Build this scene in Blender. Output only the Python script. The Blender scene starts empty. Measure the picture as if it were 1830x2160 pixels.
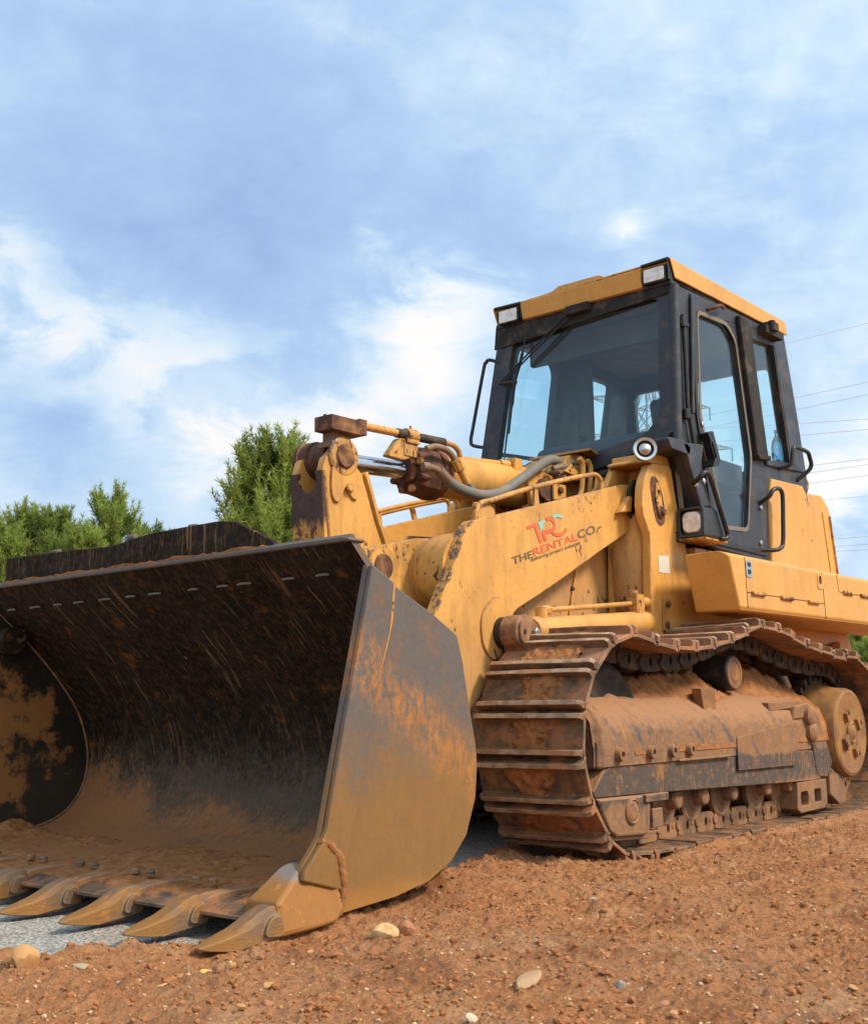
import bpy, bmesh, math, random
import numpy as np
from mathutils import Vector, Matrix
C = bpy.context.scene
COL = C.collection
R = math.radians

# ------------------------------------------------------------------ camera
cam = bpy.data.objects.new('camera', bpy.data.cameras.new('camera')); COL.objects.link(cam)
CP = Vector((-4.887, -4.039, 0.688)); yaw, pit, rol = R(39.89), R(9.32), R(-0.704)
d_ = Vector((math.cos(yaw)*math.cos(pit), math.sin(yaw)*math.cos(pit), math.sin(pit)))
r_ = Vector((math.sin(yaw), -math.cos(yaw), 0)); u_ = r_.cross(d_)
r2 = r_*math.cos(rol)+u_*math.sin(rol); u2 = r2.cross(d_)
cam.matrix_world = Matrix(((r2.x, u2.x, -d_.x, CP.x), (r2.y, u2.y, -d_.y, CP.y), (r2.z, u2.z, -d_.z, CP.z), (0, 0, 0, 1)))
cam.data.sensor_fit = 'HORIZONTAL'; cam.data.sensor_width = 36; cam.data.lens = 2489.3/1830*36
cam.data.clip_start = 0.05; cam.data.clip_end = 6000
cam.data.dof.use_dof = True; cam.data.dof.focus_distance = 6.0; cam.data.dof.aperture_fstop = 14
C.camera = cam

# ------------------------------------------------------------------ node helpers
class NT:
    def __init__(s, tree): s.t = tree; s.n = tree.nodes; s.l = tree.links
    def new(s, k, **kw):
        n = s.n.new(k)
        for a, b in kw.items(): setattr(n, a, b)
        return n
    def put(s, sock, v):
        if v is None: return
        if isinstance(v, bpy.types.NodeSocket): s.l.new(v, sock)
        elif isinstance(v, (tuple, list)):
            if sock.type == 'RGBA' and len(v) == 3: v = (*v, 1)
            sock.default_value = v
        else: sock.default_value = v
    def math(s, op, a, b=None, c=None, clamp=False):
        n = s.new('ShaderNodeMath', operation=op, use_clamp=clamp)
        for i, v in enumerate((a, b, c)):
            if v is not None: s.put(n.inputs[i], v)
        return n.outputs[0]
    def vm(s, op, a, b=None, out=0):
        n = s.new('ShaderNodeVectorMath', operation=op)
        s.put(n.inputs[0], a)
        if b is not None: s.put(n.inputs[1], b)
        return n.outputs[out]
    def noise(s, vec, scale, detail=4, rough=.55, dist=0.0, col=False):
        n = s.new('ShaderNodeTexNoise'); s.put(n.inputs['Vector'], vec)
        n.inputs['Scale'].default_value = scale; n.inputs['Detail'].default_value = detail
        n.inputs['Roughness'].default_value = rough; n.inputs['Distortion'].default_value = dist
        return n.outputs[1 if col else 0]
    def vor(s, vec, scale, feat='F1', out='Distance'):
        n = s.new('ShaderNodeTexVoronoi', feature=feat); s.put(n.inputs['Vector'], vec)
        n.inputs['Scale'].default_value = scale
        return n.outputs[out]
    def ss(s, v, a, b, to0=0., to1=1.):
        n = s.new('ShaderNodeMapRange', interpolation_type='SMOOTHSTEP'); s.put(n.inputs[0], v)
        n.inputs[1].default_value = a; n.inputs[2].default_value = b
        n.inputs[3].default_value = to0; n.inputs[4].default_value = to1
        return n.outputs[0]
    def mix(s, f, a, b, bt='MIX'):
        n = s.new('ShaderNodeMix', data_type='RGBA', blend_type=bt)
        s.put(n.inputs[0], f); s.put(n.inputs[6], a); s.put(n.inputs[7], b)
        return n.outputs[2]
    def ramp(s, f, stops):
        n = s.new('ShaderNodeValToRGB'); s.put(n.inputs[0], f); e = n.color_ramp.elements
        while len(e) < len(stops): e.new(.5)
        for el, (p, c) in zip(e, stops): el.position = p; el.color = (*c, 1)
        return n.outputs[0]
    def sep(s, v):
        n = s.new('ShaderNodeSeparateXYZ'); s.put(n.inputs[0], v); return n.outputs
    def comb(s, x, y, z):
        n = s.new('ShaderNodeCombineXYZ')
        for i, v in enumerate((x, y, z)): s.put(n.inputs[i], v)
        return n.outputs[0]
    def scale(s, v, k): return s.vm('MULTIPLY', v, tuple(k))
    def bump(s, h, strength=.3, dist=.01, nrm=None):
        n = s.new('ShaderNodeBump'); s.put(n.inputs['Height'], h)
        n.inputs['Strength'].default_value = strength; n.inputs['Distance'].default_value = dist
        if nrm is not None: s.put(n.inputs['Normal'], nrm)
        return n.outputs[0]

# ------------------------------------------------------------------ world and sun
SUN = Vector((0.30, -0.75, 0.80)).normalized()
w = bpy.data.worlds.new('World'); C.world = w; w.use_nodes = True
t = NT(w.node_tree); t.n.clear()
tc = t.new('ShaderNodeTexCoord').outputs['Generated']
sx, sy, sz = t.sep(tc)
sky = t.new('ShaderNodeTexSky', sky_type='NISHITA'); sky.sun_disc = False
sky.sun_elevation = math.asin(SUN.z); sky.sun_rotation = math.atan2(SUN.x, SUN.y)
sky.altitude = 200; sky.air_density = 1.2; sky.dust_density = 2.0
def pdir(px, py):            # direction of a point of sky
    v = d_ + r2*((px-915)/2489.3) - u2*((py-1080)/2489.3); return tuple(v.normalized())
q_ = t.scale(tc, (1, 1, 1.5))
wn = t.noise(q_, 7.0, 4, .5, 0, True)
tw_ = t.vm('NORMALIZE', t.vm('ADD', tc, t.scale(t.vm('SUBTRACT', wn, (.5, .5, .5)), (.13, .13, .13))))
n1 = t.noise(q_, 2.6, 6, .5, .3); n2 = t.noise(t.vm('ADD', q_, (7.3, 2.1, 0)), 7.5, 7, .58, .4); n3 = t.noise(t.vm('ADD', q_, (3.3, 9.1, 4)), 19.0, 6, .6, .3)
val = t.math('ADD', t.math('MULTIPLY', n1, .30), t.math('ADD', t.math('MULTIPLY', n2, .33), t.math('MULTIPLY', n3, .22)))
val = t.math('ADD', val, .105)
low_ = t.ss(sz, .40, .14, 0, .06); val = t.math('ADD', val, low_)
blobs = [(930, 720, 900, .24), (760, 800, 500, .15), (1000, 650, 1500, .12), (430, 950, 900, .17), (330, 900, 1600, .10), (700, 1010, 500, .22), (150, 720, 500, .14), (60, 640, 900, .10), (300, 770, 500, .13), (520, 880, 500, .08),
         (1350, 468, 5000, .20), (1660, 510, 4000, .13), (850, 505, 7000, .14), (30, 540, 5000, .14), (1700, 250, 200, .04), (1420, 330, 300, .05), (1750, 720, 300, .05), (1780, 1050, 400, .22), (900, 60, 60, .04), (1500, 1000, 200, .06), (40, 1050, 400, .05),
         (300, 330, 150, -.07), (600, 480, 200, -.08), (1050, 520, 400, -.09), (170, 890, 1200, -.17), (560, 590, 500, -.05), (120, 980, 1500, -.08), (1250, 700, 700, -.05), (1800, 1200, 900, -.14)]
bs = 0.0
for px, py, k, a in blobs:
    dt = t.vm('DOT_PRODUCT', tw_, pdir(px, py), out=1)
    e_ = t.math('MULTIPLY', t.math('EXPONENT', t.math('MULTIPLY', t.math('MINIMUM', t.math('SUBTRACT', dt, 1.0), 0.0), float(k))), a)
    if a > 0: bs = t.math('ADD', bs, e_)
    else: val = t.math('ADD', val, e_)
nb_ = t.noise(t.vm('ADD', t.scale(tc, (1, 1, 2.0)), (1.7, 4.4, 2.2)), 9.5, 9, .56, .5)
val = t.math('ADD', val, t.math('MULTIPLY', bs, t.ss(nb_, .40, .60, .35, 1.45)))
cl = t.ramp(val, [(.33, (.325, .475, .76)), (.50, (.425, .60, .855)), (.62, (.58, .74, .915)), (.74, (.75, .845, .935)), (.90, (.95, .93, .92))])
glow = t.math('EXPONENT', t.math('MULTIPLY', t.math('SUBTRACT', t.vm('DOT_PRODUCT', tc, tuple(SUN), out=1), 1.0), 2.5))
fill_glow = t.math('EXPONENT', t.math('MULTIPLY', t.math('SUBTRACT', t.vm('DOT_PRODUCT', tc, tuple(Vector((-.55, -.62, .56)).normalized()), out=1), 1.0), 3.2))  # bright lobe added to the unseen sky behind the camera as fill light
cl = t.mix(1.0, cl, t.mix(glow, (1, 1, 1), (2.1, 1.9, 1.6)), 'MULTIPLY')
cl = t.mix(1.0, cl, t.mix(fill_glow, (1, 1, 1), (1.75, 1.6, 1.35)), 'MULTIPLY')
cl = t.mix(1.0, cl, (.91, .925, .945), 'MULTIPLY')
b1 = t.new('ShaderNodeBackground'); t.put(b1.inputs[0], sky.outputs[0]); b1.inputs[1].default_value = 0.10
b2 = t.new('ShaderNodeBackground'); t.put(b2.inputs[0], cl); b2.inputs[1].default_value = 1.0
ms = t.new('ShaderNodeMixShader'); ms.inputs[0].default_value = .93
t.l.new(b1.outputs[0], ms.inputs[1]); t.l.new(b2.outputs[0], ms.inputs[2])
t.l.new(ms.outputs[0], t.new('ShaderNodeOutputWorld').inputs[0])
sun = bpy.data.objects.new('sun', bpy.data.lights.new('sun', 'SUN')); COL.objects.link(sun)
sun.data.energy = 3.9; sun.data.angle = R(11); sun.data.color = (1, .86, .68)
sun.rotation_euler = SUN.to_track_quat('Z', 'Y').to_euler()
C.view_settings.view_transform = 'Standard'; C.view_settings.look = 'None'
C.view_settings.exposure = 0.16; C.view_settings.gamma = 1.0
C.cycles.max_bounces = 7; C.cycles.transparent_max_bounces = 16; C.cycles.caustics_reflective = False

# ------------------------------------------------------------------ materials
MATS = {}
def material(name, fn):
    m = bpy.data.materials.new(name); m.use_nodes = True
    t = NT(m.node_tree); t.n.clear()
    out = t.new('ShaderNodeOutputMaterial'); b = t.new('ShaderNodeBsdfPrincipled')
    t.l.new(b.outputs[0], out.inputs[0])
    geo = t.new('ShaderNodeNewGeometry')
    t.inc = geo.outputs['Incoming']; t.P = geo.outputs['Position']; t.N = geo.outputs['Normal']; t.b = b; t.out = out
    b.inputs['Specular IOR Level'].default_value = .35
    fn(t, b); MATS[name] = m; return m
def edge(t, rad=.01, lo=.02, hi=.25):
    bv = t.new('ShaderNodeBevel', samples=3); bv.inputs[0].default_value = rad
    return t.ss(t.math('SUBTRACT', 1.0, t.vm('DOT_PRODUCT', bv.outputs[0], t.N, out=1)), lo, hi)
SOIL = (.40, .170, .068)
def upmask(t): return t.ss(t.sep(t.N)[2], .3, .95)

def yellow(chip=.612, dirt=.5, low=1.15, wear=.75, grime=.35):
    def fn(t, b):
        P = t.P; x, y, z = t.sep(P)
        c = t.mix(t.noise(P, 1.7, 5), (.68, .350, .086), (.60, .290, .064))
        st = t.noise(t.scale(P, (9, 9, .9)), 2.2, 6, .62)
        c = t.mix(t.math('MULTIPLY', t.ss(st, .48, .74), dirt), c, (.42, .215, .05))
        mott = t.ss(t.noise(P, 5.5, 8, .7), .52, .72)
        c = t.mix(t.math('MULTIPLY', mott, dirt*.8), c, (.38, .19, .06))
        fade = t.ss(t.noise(t.vm('ADD', P, (3, 1, 5)), 2.6, 6, .6), .5, .75)
        c = t.mix(t.math('MULTIPLY', fade, .35), c, (.72, .40, .135))
        gb = t.math('ADD', t.math('MULTIPLY', t.noise(t.scale(t.vm('ADD', P, (6, 2, 9)), (1, 1, .5)), 3.4, 7, .62, .3), .7), t.math('MULTIPLY', t.noise(t.scale(P, (16, 16, 3)), 2.0, 6, .7), .3))
        c = t.mix(t.math('MULTIPLY', t.ss(gb, .45, .60), grime), c, t.mix(t.noise(P, 22, 5), (.27, .135, .040), (.14, .082, .042)))
        sp = t.noise(t.scale(P, (34, 34, 17)), 3.0, 2, .5)
        c = t.mix(t.math('MULTIPLY', t.ss(sp, .60, .70), min(1, .35+.5*dirt)), c, (.40, .19, .05))
        scf = t.noise(t.vm('ADD', t.scale(P, (20, 20, 5)), (5, 5, 5)), 2.4, 6, .7, .5)
        c = t.mix(t.math('MULTIPLY', t.ss(scf, .64, .70), .25+.5*dirt), c, (.30, .125, .045))
        dust = t.math('MULTIPLY', t.ss(t.math('ADD', z, t.math('MULTIPLY', t.noise(P, 4, 6), -.5)), low-.75, low-.15, 1, 0), .65)
        dust = t.math('MAXIMUM', dust, t.math('MULTIPLY', upmask(t), t.ss(t.noise(P, 6, 5), .3, .62, .1, .65)))
        c = t.mix(dust, c, (.42, .225, .10))
        ch = t.math('ADD', t.math('MULTIPLY', t.noise(t.scale(P, (1, 1, .55)), 34, 6, .7, .3), .62), t.math('MULTIPLY', t.noise(P, 4.5, 4), .38)); cm = t.ss(ch, chip, chip+.025)
        c = t.mix(cm, c, t.mix(t.noise(P, 60, 3), (.13, .045, .022), (.045, .028, .022)))
        e = t.math('MULTIPLY', edge(t, .012, .01, .09), t.ss(t.noise(P, 14, 7, .72), .62-wear*.22, .70-wear*.22))
        c = t.mix(e, c, t.mix(t.noise(P, 30, 4), (.085, .040, .028), (.20, .085, .04)))
        t.put(b.inputs['Base Color'], c)
        t.put(b.inputs['Roughness'], t.math('ADD', t.math('MULTIPLY', dust, .3), t.ss(t.noise(P, 9, 5), .3, .7, .40, .58)))
        h = t.math('ADD', t.math('MULTIPLY', t.noise(P, 40, 4), .25), t.math('MULTIPLY', cm, -.6))
        t.put(b.inputs['Normal'], t.bump(h, .25, .004))
    return fn
material('yellow_paint', yellow())
material('yellow_clean', yellow(.65, .34, .95, .45, .16))
material('yellow_worn', yellow(.552, .75, 1.15, 1.0, .6))
material('yellow_grimy', yellow(.560, .9, 1.75, .9, .85))

def rust(t, b):
    P = t.P
    c = t.ramp(t.noise(P, 14, 8, .7), [(.3, (.035, .02, .017)), (.5, (.10, .042, .025)), (.62, (.19, .075, .035)), (.75, (.32, .14, .05))])
    c = t.mix(t.ss(t.noise(P, 5, 5), .55, .75), c, (.40, .21, .06))
    t.put(b.inputs['Base Color'], c); b.inputs['Roughness'].default_value = .8
    t.put(b.inputs['Normal'], t.bump(t.noise(P, 70, 5, .7), .5, .005))
material('rusty_steel', rust)
def rust_tan(t, b):
    P = t.P
    t.put(b.inputs['Base Color'], t.ramp(t.noise(P, 18, 8, .7), [(.3, (.10, .05, .03)), (.5, (.23, .115, .06)), (.65, (.36, .19, .10)), (.8, (.50, .26, .07))])); b.inputs['Roughness'].default_value = .75
    t.put(b.inputs['Normal'], t.bump(t.noise(P, 50, 5, .7), .4, .004))
material('rust_tan', rust_tan)
def lever_face(t, b):           # front of the lever: bare rusty top, worn paint below
    P = t.P; z = t.sep(P)[2]
    r = t.ramp(t.noise(P, 14, 8, .7), [(.3, (.035, .022, .02)), (.55, (.085, .045, .034)), (.75, (.14, .075, .05))])
    y = t.mix(t.ss(t.noise(P, 13, 8, .7), .54, .60), (.60, .27, .06), (.14, .05, .03))
    m = t.ss(t.math('ADD', z, t.math('MULTIPLY', t.noise(t.scale(P, (6, 6, 2)), 4, 6, .65), .22)), 1.61, 1.68)
    t.put(b.inputs['Base Color'], t.mix(m, y, r)); b.inputs['Roughness'].default_value = .72
    t.put(b.inputs['Normal'], t.bump(t.noise(P, 60, 5, .7), .4, .004))
material('rusty_yellow', lever_face)

def bucket_in(t, b):
    P = t.P; x, y, z = t.sep(P)
    f = t.noise(P, 26, 8, .72); c = t.ramp(f, [(.32, (.008, .0055, .004)), (.50, (.021, .0135, .008)), (.64, (.062, .034, .015)), (.78, (.15, .078, .032))])
    c = t.mix(t.ss(t.noise(P, 2.2, 4), .45, .7, 0, .35), c, (.040, .031, .025))
    spk = t.noise(P, 85, 6, .75); c = t.mix(t.ss(spk, .57, .68, 0, .6), c, (.10, .062, .034)); c = t.mix(t.ss(spk, .46, .34, 0, .6), c, (.010, .008, .007))
    s1 = t.noise(t.comb(t.math('MULTIPLY', x, 1.1), t.math('MULTIPLY', y, 16.), t.math('MULTIPLY', z, 1.1)), 2.6, 6, .62, .25)
    rg = t.ss(t.noise(P, 2.3, 5, .6), .46, .60)
    c = t.mix(t.math('MULTIPLY', t.ss(s1, .575, .64), t.math('MULTIPLY', rg, .75)), c, (.215, .125, .066))
    s2 = t.noise(t.comb(t.math('MULTIPLY', x, 5.), t.math('MULTIPLY', y, 60.), t.math('MULTIPLY', z, 5.)), 2.0, 4, .6)
    c = t.mix(t.math('MULTIPLY', t.ss(s2, .60, .66), .6), c, (.165, .10, .058))
    ru = t.noise(t.vm('ADD', P, (2, 5, 1)), 7, 8, .7)
    c = t.mix(t.math('MULTIPLY', t.ss(ru, .58, .70), .7), c, (.20, .072, .022))
    zz = t.math('ADD', z, t.math('ADD', t.math('MULTIPLY', t.math('SUBTRACT', t.noise(P, 4.5, 7, .65), .5), .50), t.math('MULTIPLY', t.math('SUBTRACT', t.noise(t.scale(P, (1, 1.6, 1)), 38, 6, .72), .5), .42)))
    c = t.mix(t.ss(zz, .30, .58, .62, 0), c, t.mix(spk, (.10, .075, .058), (.21, .145, .10)))
    ym = t.math('ADD', zz, t.math('MULTIPLY', t.ss(y, .2, 1.25), -.20))
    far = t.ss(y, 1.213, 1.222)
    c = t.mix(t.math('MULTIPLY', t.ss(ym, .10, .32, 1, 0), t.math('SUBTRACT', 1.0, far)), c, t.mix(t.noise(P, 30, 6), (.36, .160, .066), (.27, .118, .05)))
    c = t.mix(t.math('MULTIPLY', far, .8), c, t.mix(spk, (.012, .010, .008), (.040, .030, .022)))  # far side wall darkened: its shadow is put into the colour
    fm = t.ss(t.math('ADD', t.noise(t.vm('ADD', P, (.3, 0, .2)), 3.1, 8, .66), t.math('ADD', t.math('MULTIPLY', x, -.34), t.math('MULTIPLY', z, -.10))), 1.035, 1.12)
    c = t.mix(t.math('MULTIPLY', far, fm), c, t.mix(t.noise(P, 9, 6, .7), (.36, .15, .035), (.20, .095, .045)))
    chip = t.ss(t.vor(t.vm('ADD', P, t.scale(t.noise(P, 9, 3, .5, 0, True), (.06, .06, .06))), 8.5), .045, .06, 1, 0)
    c = t.mix(t.math('MULTIPLY', chip, t.ss(t.noise(P, 3.3, 2), .5, .58)), c, (.34, .17, .085))
    t.put(b.inputs['Base Color'], c)
    t.put(b.inputs['Roughness'], t.ss(t.noise(P, 12, 5), .3, .7, .62, .9))
    b.inputs['Specular IOR Level'].default_value = .12
    t.put(b.inputs['Normal'], t.bump(t.math('ADD', f, t.math('MULTIPLY', s1, .6)), .45, .008))
material('bucket_inside', bucket_in)

def bucket_out(t, b):
    P = t.P; x, y, z = t.sep(P)
    g = t.noise(P, 30, 8, .7)
    steel = t.mix(g, (.140, .122, .112), (.072, .068, .070))
    ochre = t.mix(t.noise(t.scale(P, (8, 8, 3)), 3, 7, .65), (.275, .132, .028), (.165, .092, .034))
    m = t.math('ADD', z, t.math('MULTIPLY', t.math('SUBTRACT', t.noise(t.scale(P, (1.6, 1, .8)), 2.4, 6, .6), .5), .55))
    hf = t.math('SUBTRACT', t.noise(t.scale(P, (2.2, 1, 1)), 42, 6, .72), .5); m = t.math('ADD', m, t.math('MULTIPLY', hf, .55))
    c = t.mix(t.ss(m, .30, .78, .95, .06), steel, ochre)
    # an orange rust swath running down and back across the plate, and rust at the bottom rim
    ln = t.math('ADD', t.math('ADD', z, -.60), t.math('MULTIPLY', t.math('ADD', x, 1.6), .62))
    ln = t.math('ADD', ln, t.math('MULTIPLY', t.math('SUBTRACT', t.noise(P, 3, 5), .5), .22))
    sw = t.math('MULTIPLY', t.ss(t.math('ADD', t.math('ABSOLUTE', ln), t.math('MULTIPLY', hf, -.25)), .02, .16, 1, 0), t.ss(t.noise(t.scale(P, (2, 1, 1)), 16, 8, .75), .40, .62))
    c = t.mix(t.math('MULTIPLY', sw, .9), c, (.40, .155, .030))
    bt = t.math('ADD', z, t.math('MULTIPLY', t.noise(P, 6, 6), .14))
    c = t.mix(t.ss(bt, .11, .20, .8, 0), c, (.33, .145, .028))
    ru = t.noise(t.vm('ADD', P, (4, 4, 4)), 5, 9, .72)
    c = t.mix(t.math('MULTIPLY', t.ss(ru, .52, .68), .6), c, (.24, .105, .03))
    sc = t.noise(t.comb(t.math('ADD', t.math('MULTIPLY', x, 40.), t.math('MULTIPLY', z, 12.)), y, t.math('MULTIPLY', z, 4.)), 3, 4, .6)
    c = t.mix(t.math('MULTIPLY', t.ss(sc, .60, .70), .16), c, (.24, .195, .15))
    c = t.mix(t.math('MULTIPLY', edge(t, .008), .55), c, (.34, .24, .165))
    t.put(b.inputs['Base Color'], c)
    t.put(b.inputs['Roughness'], t.ss(t.noise(P, 9, 5), .3, .7, .55, .85))
    b.inputs['Specular IOR Level'].default_value = .3
    t.put(b.inputs['Normal'], t.bump(g, .35, .005))
material('bucket_outside', bucket_out)
def chipped(t, b):
    P = t.P
    c = t.mix(t.ss(t.noise(P, 24, 8, .75), .40, .47), (.05, .042, .04), (.56, .235, .04))
    t.put(b.inputs['Base Color'], c); b.inputs['Roughness'].default_value = .7
material('chipped_paint', chipped)
def worn_edge(t, b):
    P = t.P
    c = t.mix(t.ss(t.noise(P, 16, 8, .75), .44, .54), t.mix(t.noise(P, 50, 4), (.075, .050, .045), (.16, .095, .065)), (.58, .28, .065))
    t.put(b.inputs['Base Color'], c); b.inputs['Roughness'].default_value = .65
material('worn_edge', worn_edge)
def tooth_m(t, b):
    P = t.P; x, y, z = t.sep(P)
    c = t.mix(t.noise(t.scale(P, (3, 9, 9)), 5, 8, .65), (.34, .150, .026), (.19, .088, .026))
    c = t.mix(t.math('MULTIPLY', t.ss(t.noise(P, 11, 7, .65), .36, .58), t.ss(x, -2.54, -2.40, 0, .9)), c, (.15, .098, .066))
    c = t.mix(t.math('MULTIPLY', edge(t, .012), .7), c, (.36, .25, .16))
    c = t.mix(t.ss(t.noise(P, 14, 6), .60, .72, 0, .8), c, SOIL)
    t.put(b.inputs['Base Color'], c); b.inputs['Roughness'].default_value = .55
    t.put(b.inputs['Normal'], t.bump(t.noise(t.scale(P, (1, 2.5, 2.5)), 30, 8, .75), .6, .008))
material('worn_tooth', tooth_m)
def ochre(t, b):
    P = t.P; z = t.sep(P)[2]
    c = t.mix(t.noise(t.scale(P, (8, 8, 3)), 4, 8, .7), (.36, .142, .018), (.21, .095, .030))
    c = t.mix(t.ss(t.math('ADD', z, t.math('MULTIPLY', t.noise(P, 14, 6), .08)), .175, .215), c, (.20, .165, .145))
    c = t.mix(t.ss(t.noise(P, 16, 7, .7), .56, .68, 0, .8), c, (.42, .19, .05))
    c = t.mix(t.math('MULTIPLY', edge(t, .014), .6), c, (.46, .31, .17))
    t.put(b.inputs['Base Color'], c); b.inputs['Roughness'].default_value = .6
    t.put(b.inputs['Normal'], t.bump(t.noise(P, 45, 7, .72), .4, .005))
material('ochre_guard', ochre)
def adapter_m(t, b):
    P = t.P
    c = t.mix(t.ss(t.noise(P, 12, 7, .65), .42, .58), (.20, .115, .062), (.36, .165, .07))
    c = t.mix(t.math('MULTIPLY', edge(t, .012), .6), c, (.34, .27, .22))
    t.put(b.inputs['Base Color'], c); b.inputs['Roughness'].default_value = .75
    t.put(b.inputs['Normal'], t.bump(t.noise(P, 45, 6, .7), .4, .005))
material('adapter_steel', adapter_m)

def track_m(t, b):
    P = t.P; z = t.sep(P)[2]
    m = t.ramp(t.noise(P, 11, 8, .68), [(.32, (.040, .032, .027)), (.46, (.105, .066, .042)), (.60, (.20, .105, .052)), (.75, (.31, .15, .06))])
    so = t.noise(t.vm('ADD', P, (1, 2, 3)), 6, 8, .68)
    m = t.mix(t.ss(so, .47, .60, 0, .85), m, t.mix(t.noise(P, 40, 5), SOIL, (.24, .105, .05)))
    up = t.math('MULTIPLY', t.ss(z, .78, .98), t.math('MAXIMUM', t.ss(t.sep(t.N)[2], -.1, .6), .25))
    m = t.mix(t.math('MULTIPLY', up, t.ss(t.noise(P, 8, 6), .28, .55)), m, (.40, .185, .095))
    e = t.math('MULTIPLY', edge(t, .010), t.ss(t.noise(P, 9, 5), .35, .6, .25, .85))
    m = t.mix(e, m, (.44, .30, .19))
    t.put(b.inputs['Base Color'], m)
    t.put(b.inputs['Roughness'], t.ss(t.noise(P, 10, 5), .35, .65, .5, .9))
    t.put(b.inputs['Normal'], t.bump(t.math('ADD', t.noise(P, 50, 6, .7), t.math('MULTIPLY', so, 1.2)), .55, .008))
material('track_steel', track_m)
def crest(t, b):
    P = t.P
    c = t.mix(t.ss(t.noise(P, 13, 7, .68), .36, .62), (.46, .32, .215), (.24, .15, .09))
    c = t.mix(t.ss(t.noise(P, 5, 6), .52, .66, 0, .8), c, (.42, .19, .085))
    t.put(b.inputs['Base Color'], c); b.inputs['Roughness'].default_value = .55
    t.put(b.inputs['Normal'], t.bump(t.noise(P, 60, 6, .7), .5, .005))
material('grouser_crest', crest)
def link_m(t, b):
    P = t.P
    c = t.ramp(t.noise(P, 9, 7, .65), [(.36, (.014, .012, .011)), (.54, (.050, .032, .020)), (.66, (.14, .065, .025)), (.76, (.34, .16, .03))])
    z = t.sep(P)[2]
    c = t.mix(t.math('MULTIPLY', t.ss(z, .35, .7, 1, 0), t.ss(t.noise(P, 6, 5), .4, .62, .35, .9)), c, (.31, .155, .070))
    t.put(b.inputs['Base Color'], c); b.inputs['Roughness'].default_value = .7
    t.put(b.inputs['Normal'], t.bump(t.noise(P, 40, 5), .4, .005))
material('link_steel', link_m)
def frame_m(t, b):
    P = t.P; x, y, z = t.sep(P)
    c = t.mix(t.noise(P, 7, 8, .74), (.37, .185, .085), (.15, .080, .045)); c = t.mix(t.ss(t.noise(t.vm('ADD', P, (5, 5, 1)), 1.9, 6, .65), .48, .64, 0, .55), c, (.15, .105, .075))
    sv = t.noise(t.comb(t.math('MULTIPLY', x, 7.), t.math('MULTIPLY', y, 4.), t.math('MULTIPLY', z, 1.3)), 1.6, 8, .70, .8)
    pt = t.noise(t.vm('ADD', P, (2, 7, 3)), 2.7, 5, .6)
    lowz = t.math('MULTIPLY', t.ss(z, .38, .42, .15, 0), t.ss(z, .20, .26))
    sm = t.math('ADD', t.math('ADD', t.math('MULTIPLY', sv, .55), t.math('MULTIPLY', pt, .45)), lowz)
    c = t.mix(t.ss(sm, .535, .62, 0, .95), c, t.mix(t.noise(P, 18, 5), (.045, .043, .045), (.115, .080, .058)))
    dg = t.noise(t.comb(t.math('ADD', t.math('MULTIPLY', x, 6.), t.math('MULTIPLY', z, 5.)), y, t.math('MULTIPLY', z, 1.2)), 1.5, 6, .65, .3)
    c = t.mix(t.ss(dg, .60, .645, 0, .85), c, (.085, .085, .098))
    c = t.mix(t.ss(t.noise(P, 24, 8, .75), .52, .66, 0, .55), c, (.42, .205, .09))
    c = t.mix(t.ss(t.noise(t.scale(t.vm('ADD', P, (8, 3, 1)), (4, 4, 1.2)), 2.2, 6, .6), .60, .70, 0, .65), c, (.42, .19, .035))
    c = t.mix(t.math('MULTIPLY', t.ss(t.sep(t.N)[2], .05, .7), .9), c, (.35, .175, .085))
    c = t.mix(t.math('MULTIPLY', edge(t, .010), .4), c, (.36, .23, .14))
    t.put(b.inputs['Base Color'], c); b.inputs['Roughness'].default_value = .82
    t.put(b.inputs['Normal'], t.bump(t.math('ADD', t.noise(P, 32, 8, .75), sv), .8, .012))
material('muddy_steel', frame_m)
def hub_m(t, b):
    P = t.P
    c = t.mix(t.ss(t.noise(P, 8, 7, .65), .42, .60), (.30, .145, .042), (.21, .095, .04))
    c = t.mix(t.math('MULTIPLY', edge(t, .014), t.ss(t.noise(P, 7, 4), .35, .55)), c, (.085, .080, .080))
    t.put(b.inputs['Base Color'], c); b.inputs['Roughness'].default_value = .7
    t.put(b.inputs['Normal'], t.bump(t.noise(P, 30, 6, .7), .4, .006))
material('hub_paint', hub_m)
def mud(t, b):
    P = t.P
    c = t.ramp(t.noise(P, 22, 8, .7), [(.3, (.18, .072, .030)), (.5, (.335, .142, .056)), (.7, (.44, .205, .088))])
    t.put(b.inputs['Base Color'], c); b.inputs['Roughness'].default_value = .95; b.inputs['Specular IOR Level'].default_value = .12
    t.put(b.inputs['Normal'], t.bump(t.noise(P, 60, 8, .75), .8, .012))
material('packed_mud', mud)
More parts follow.
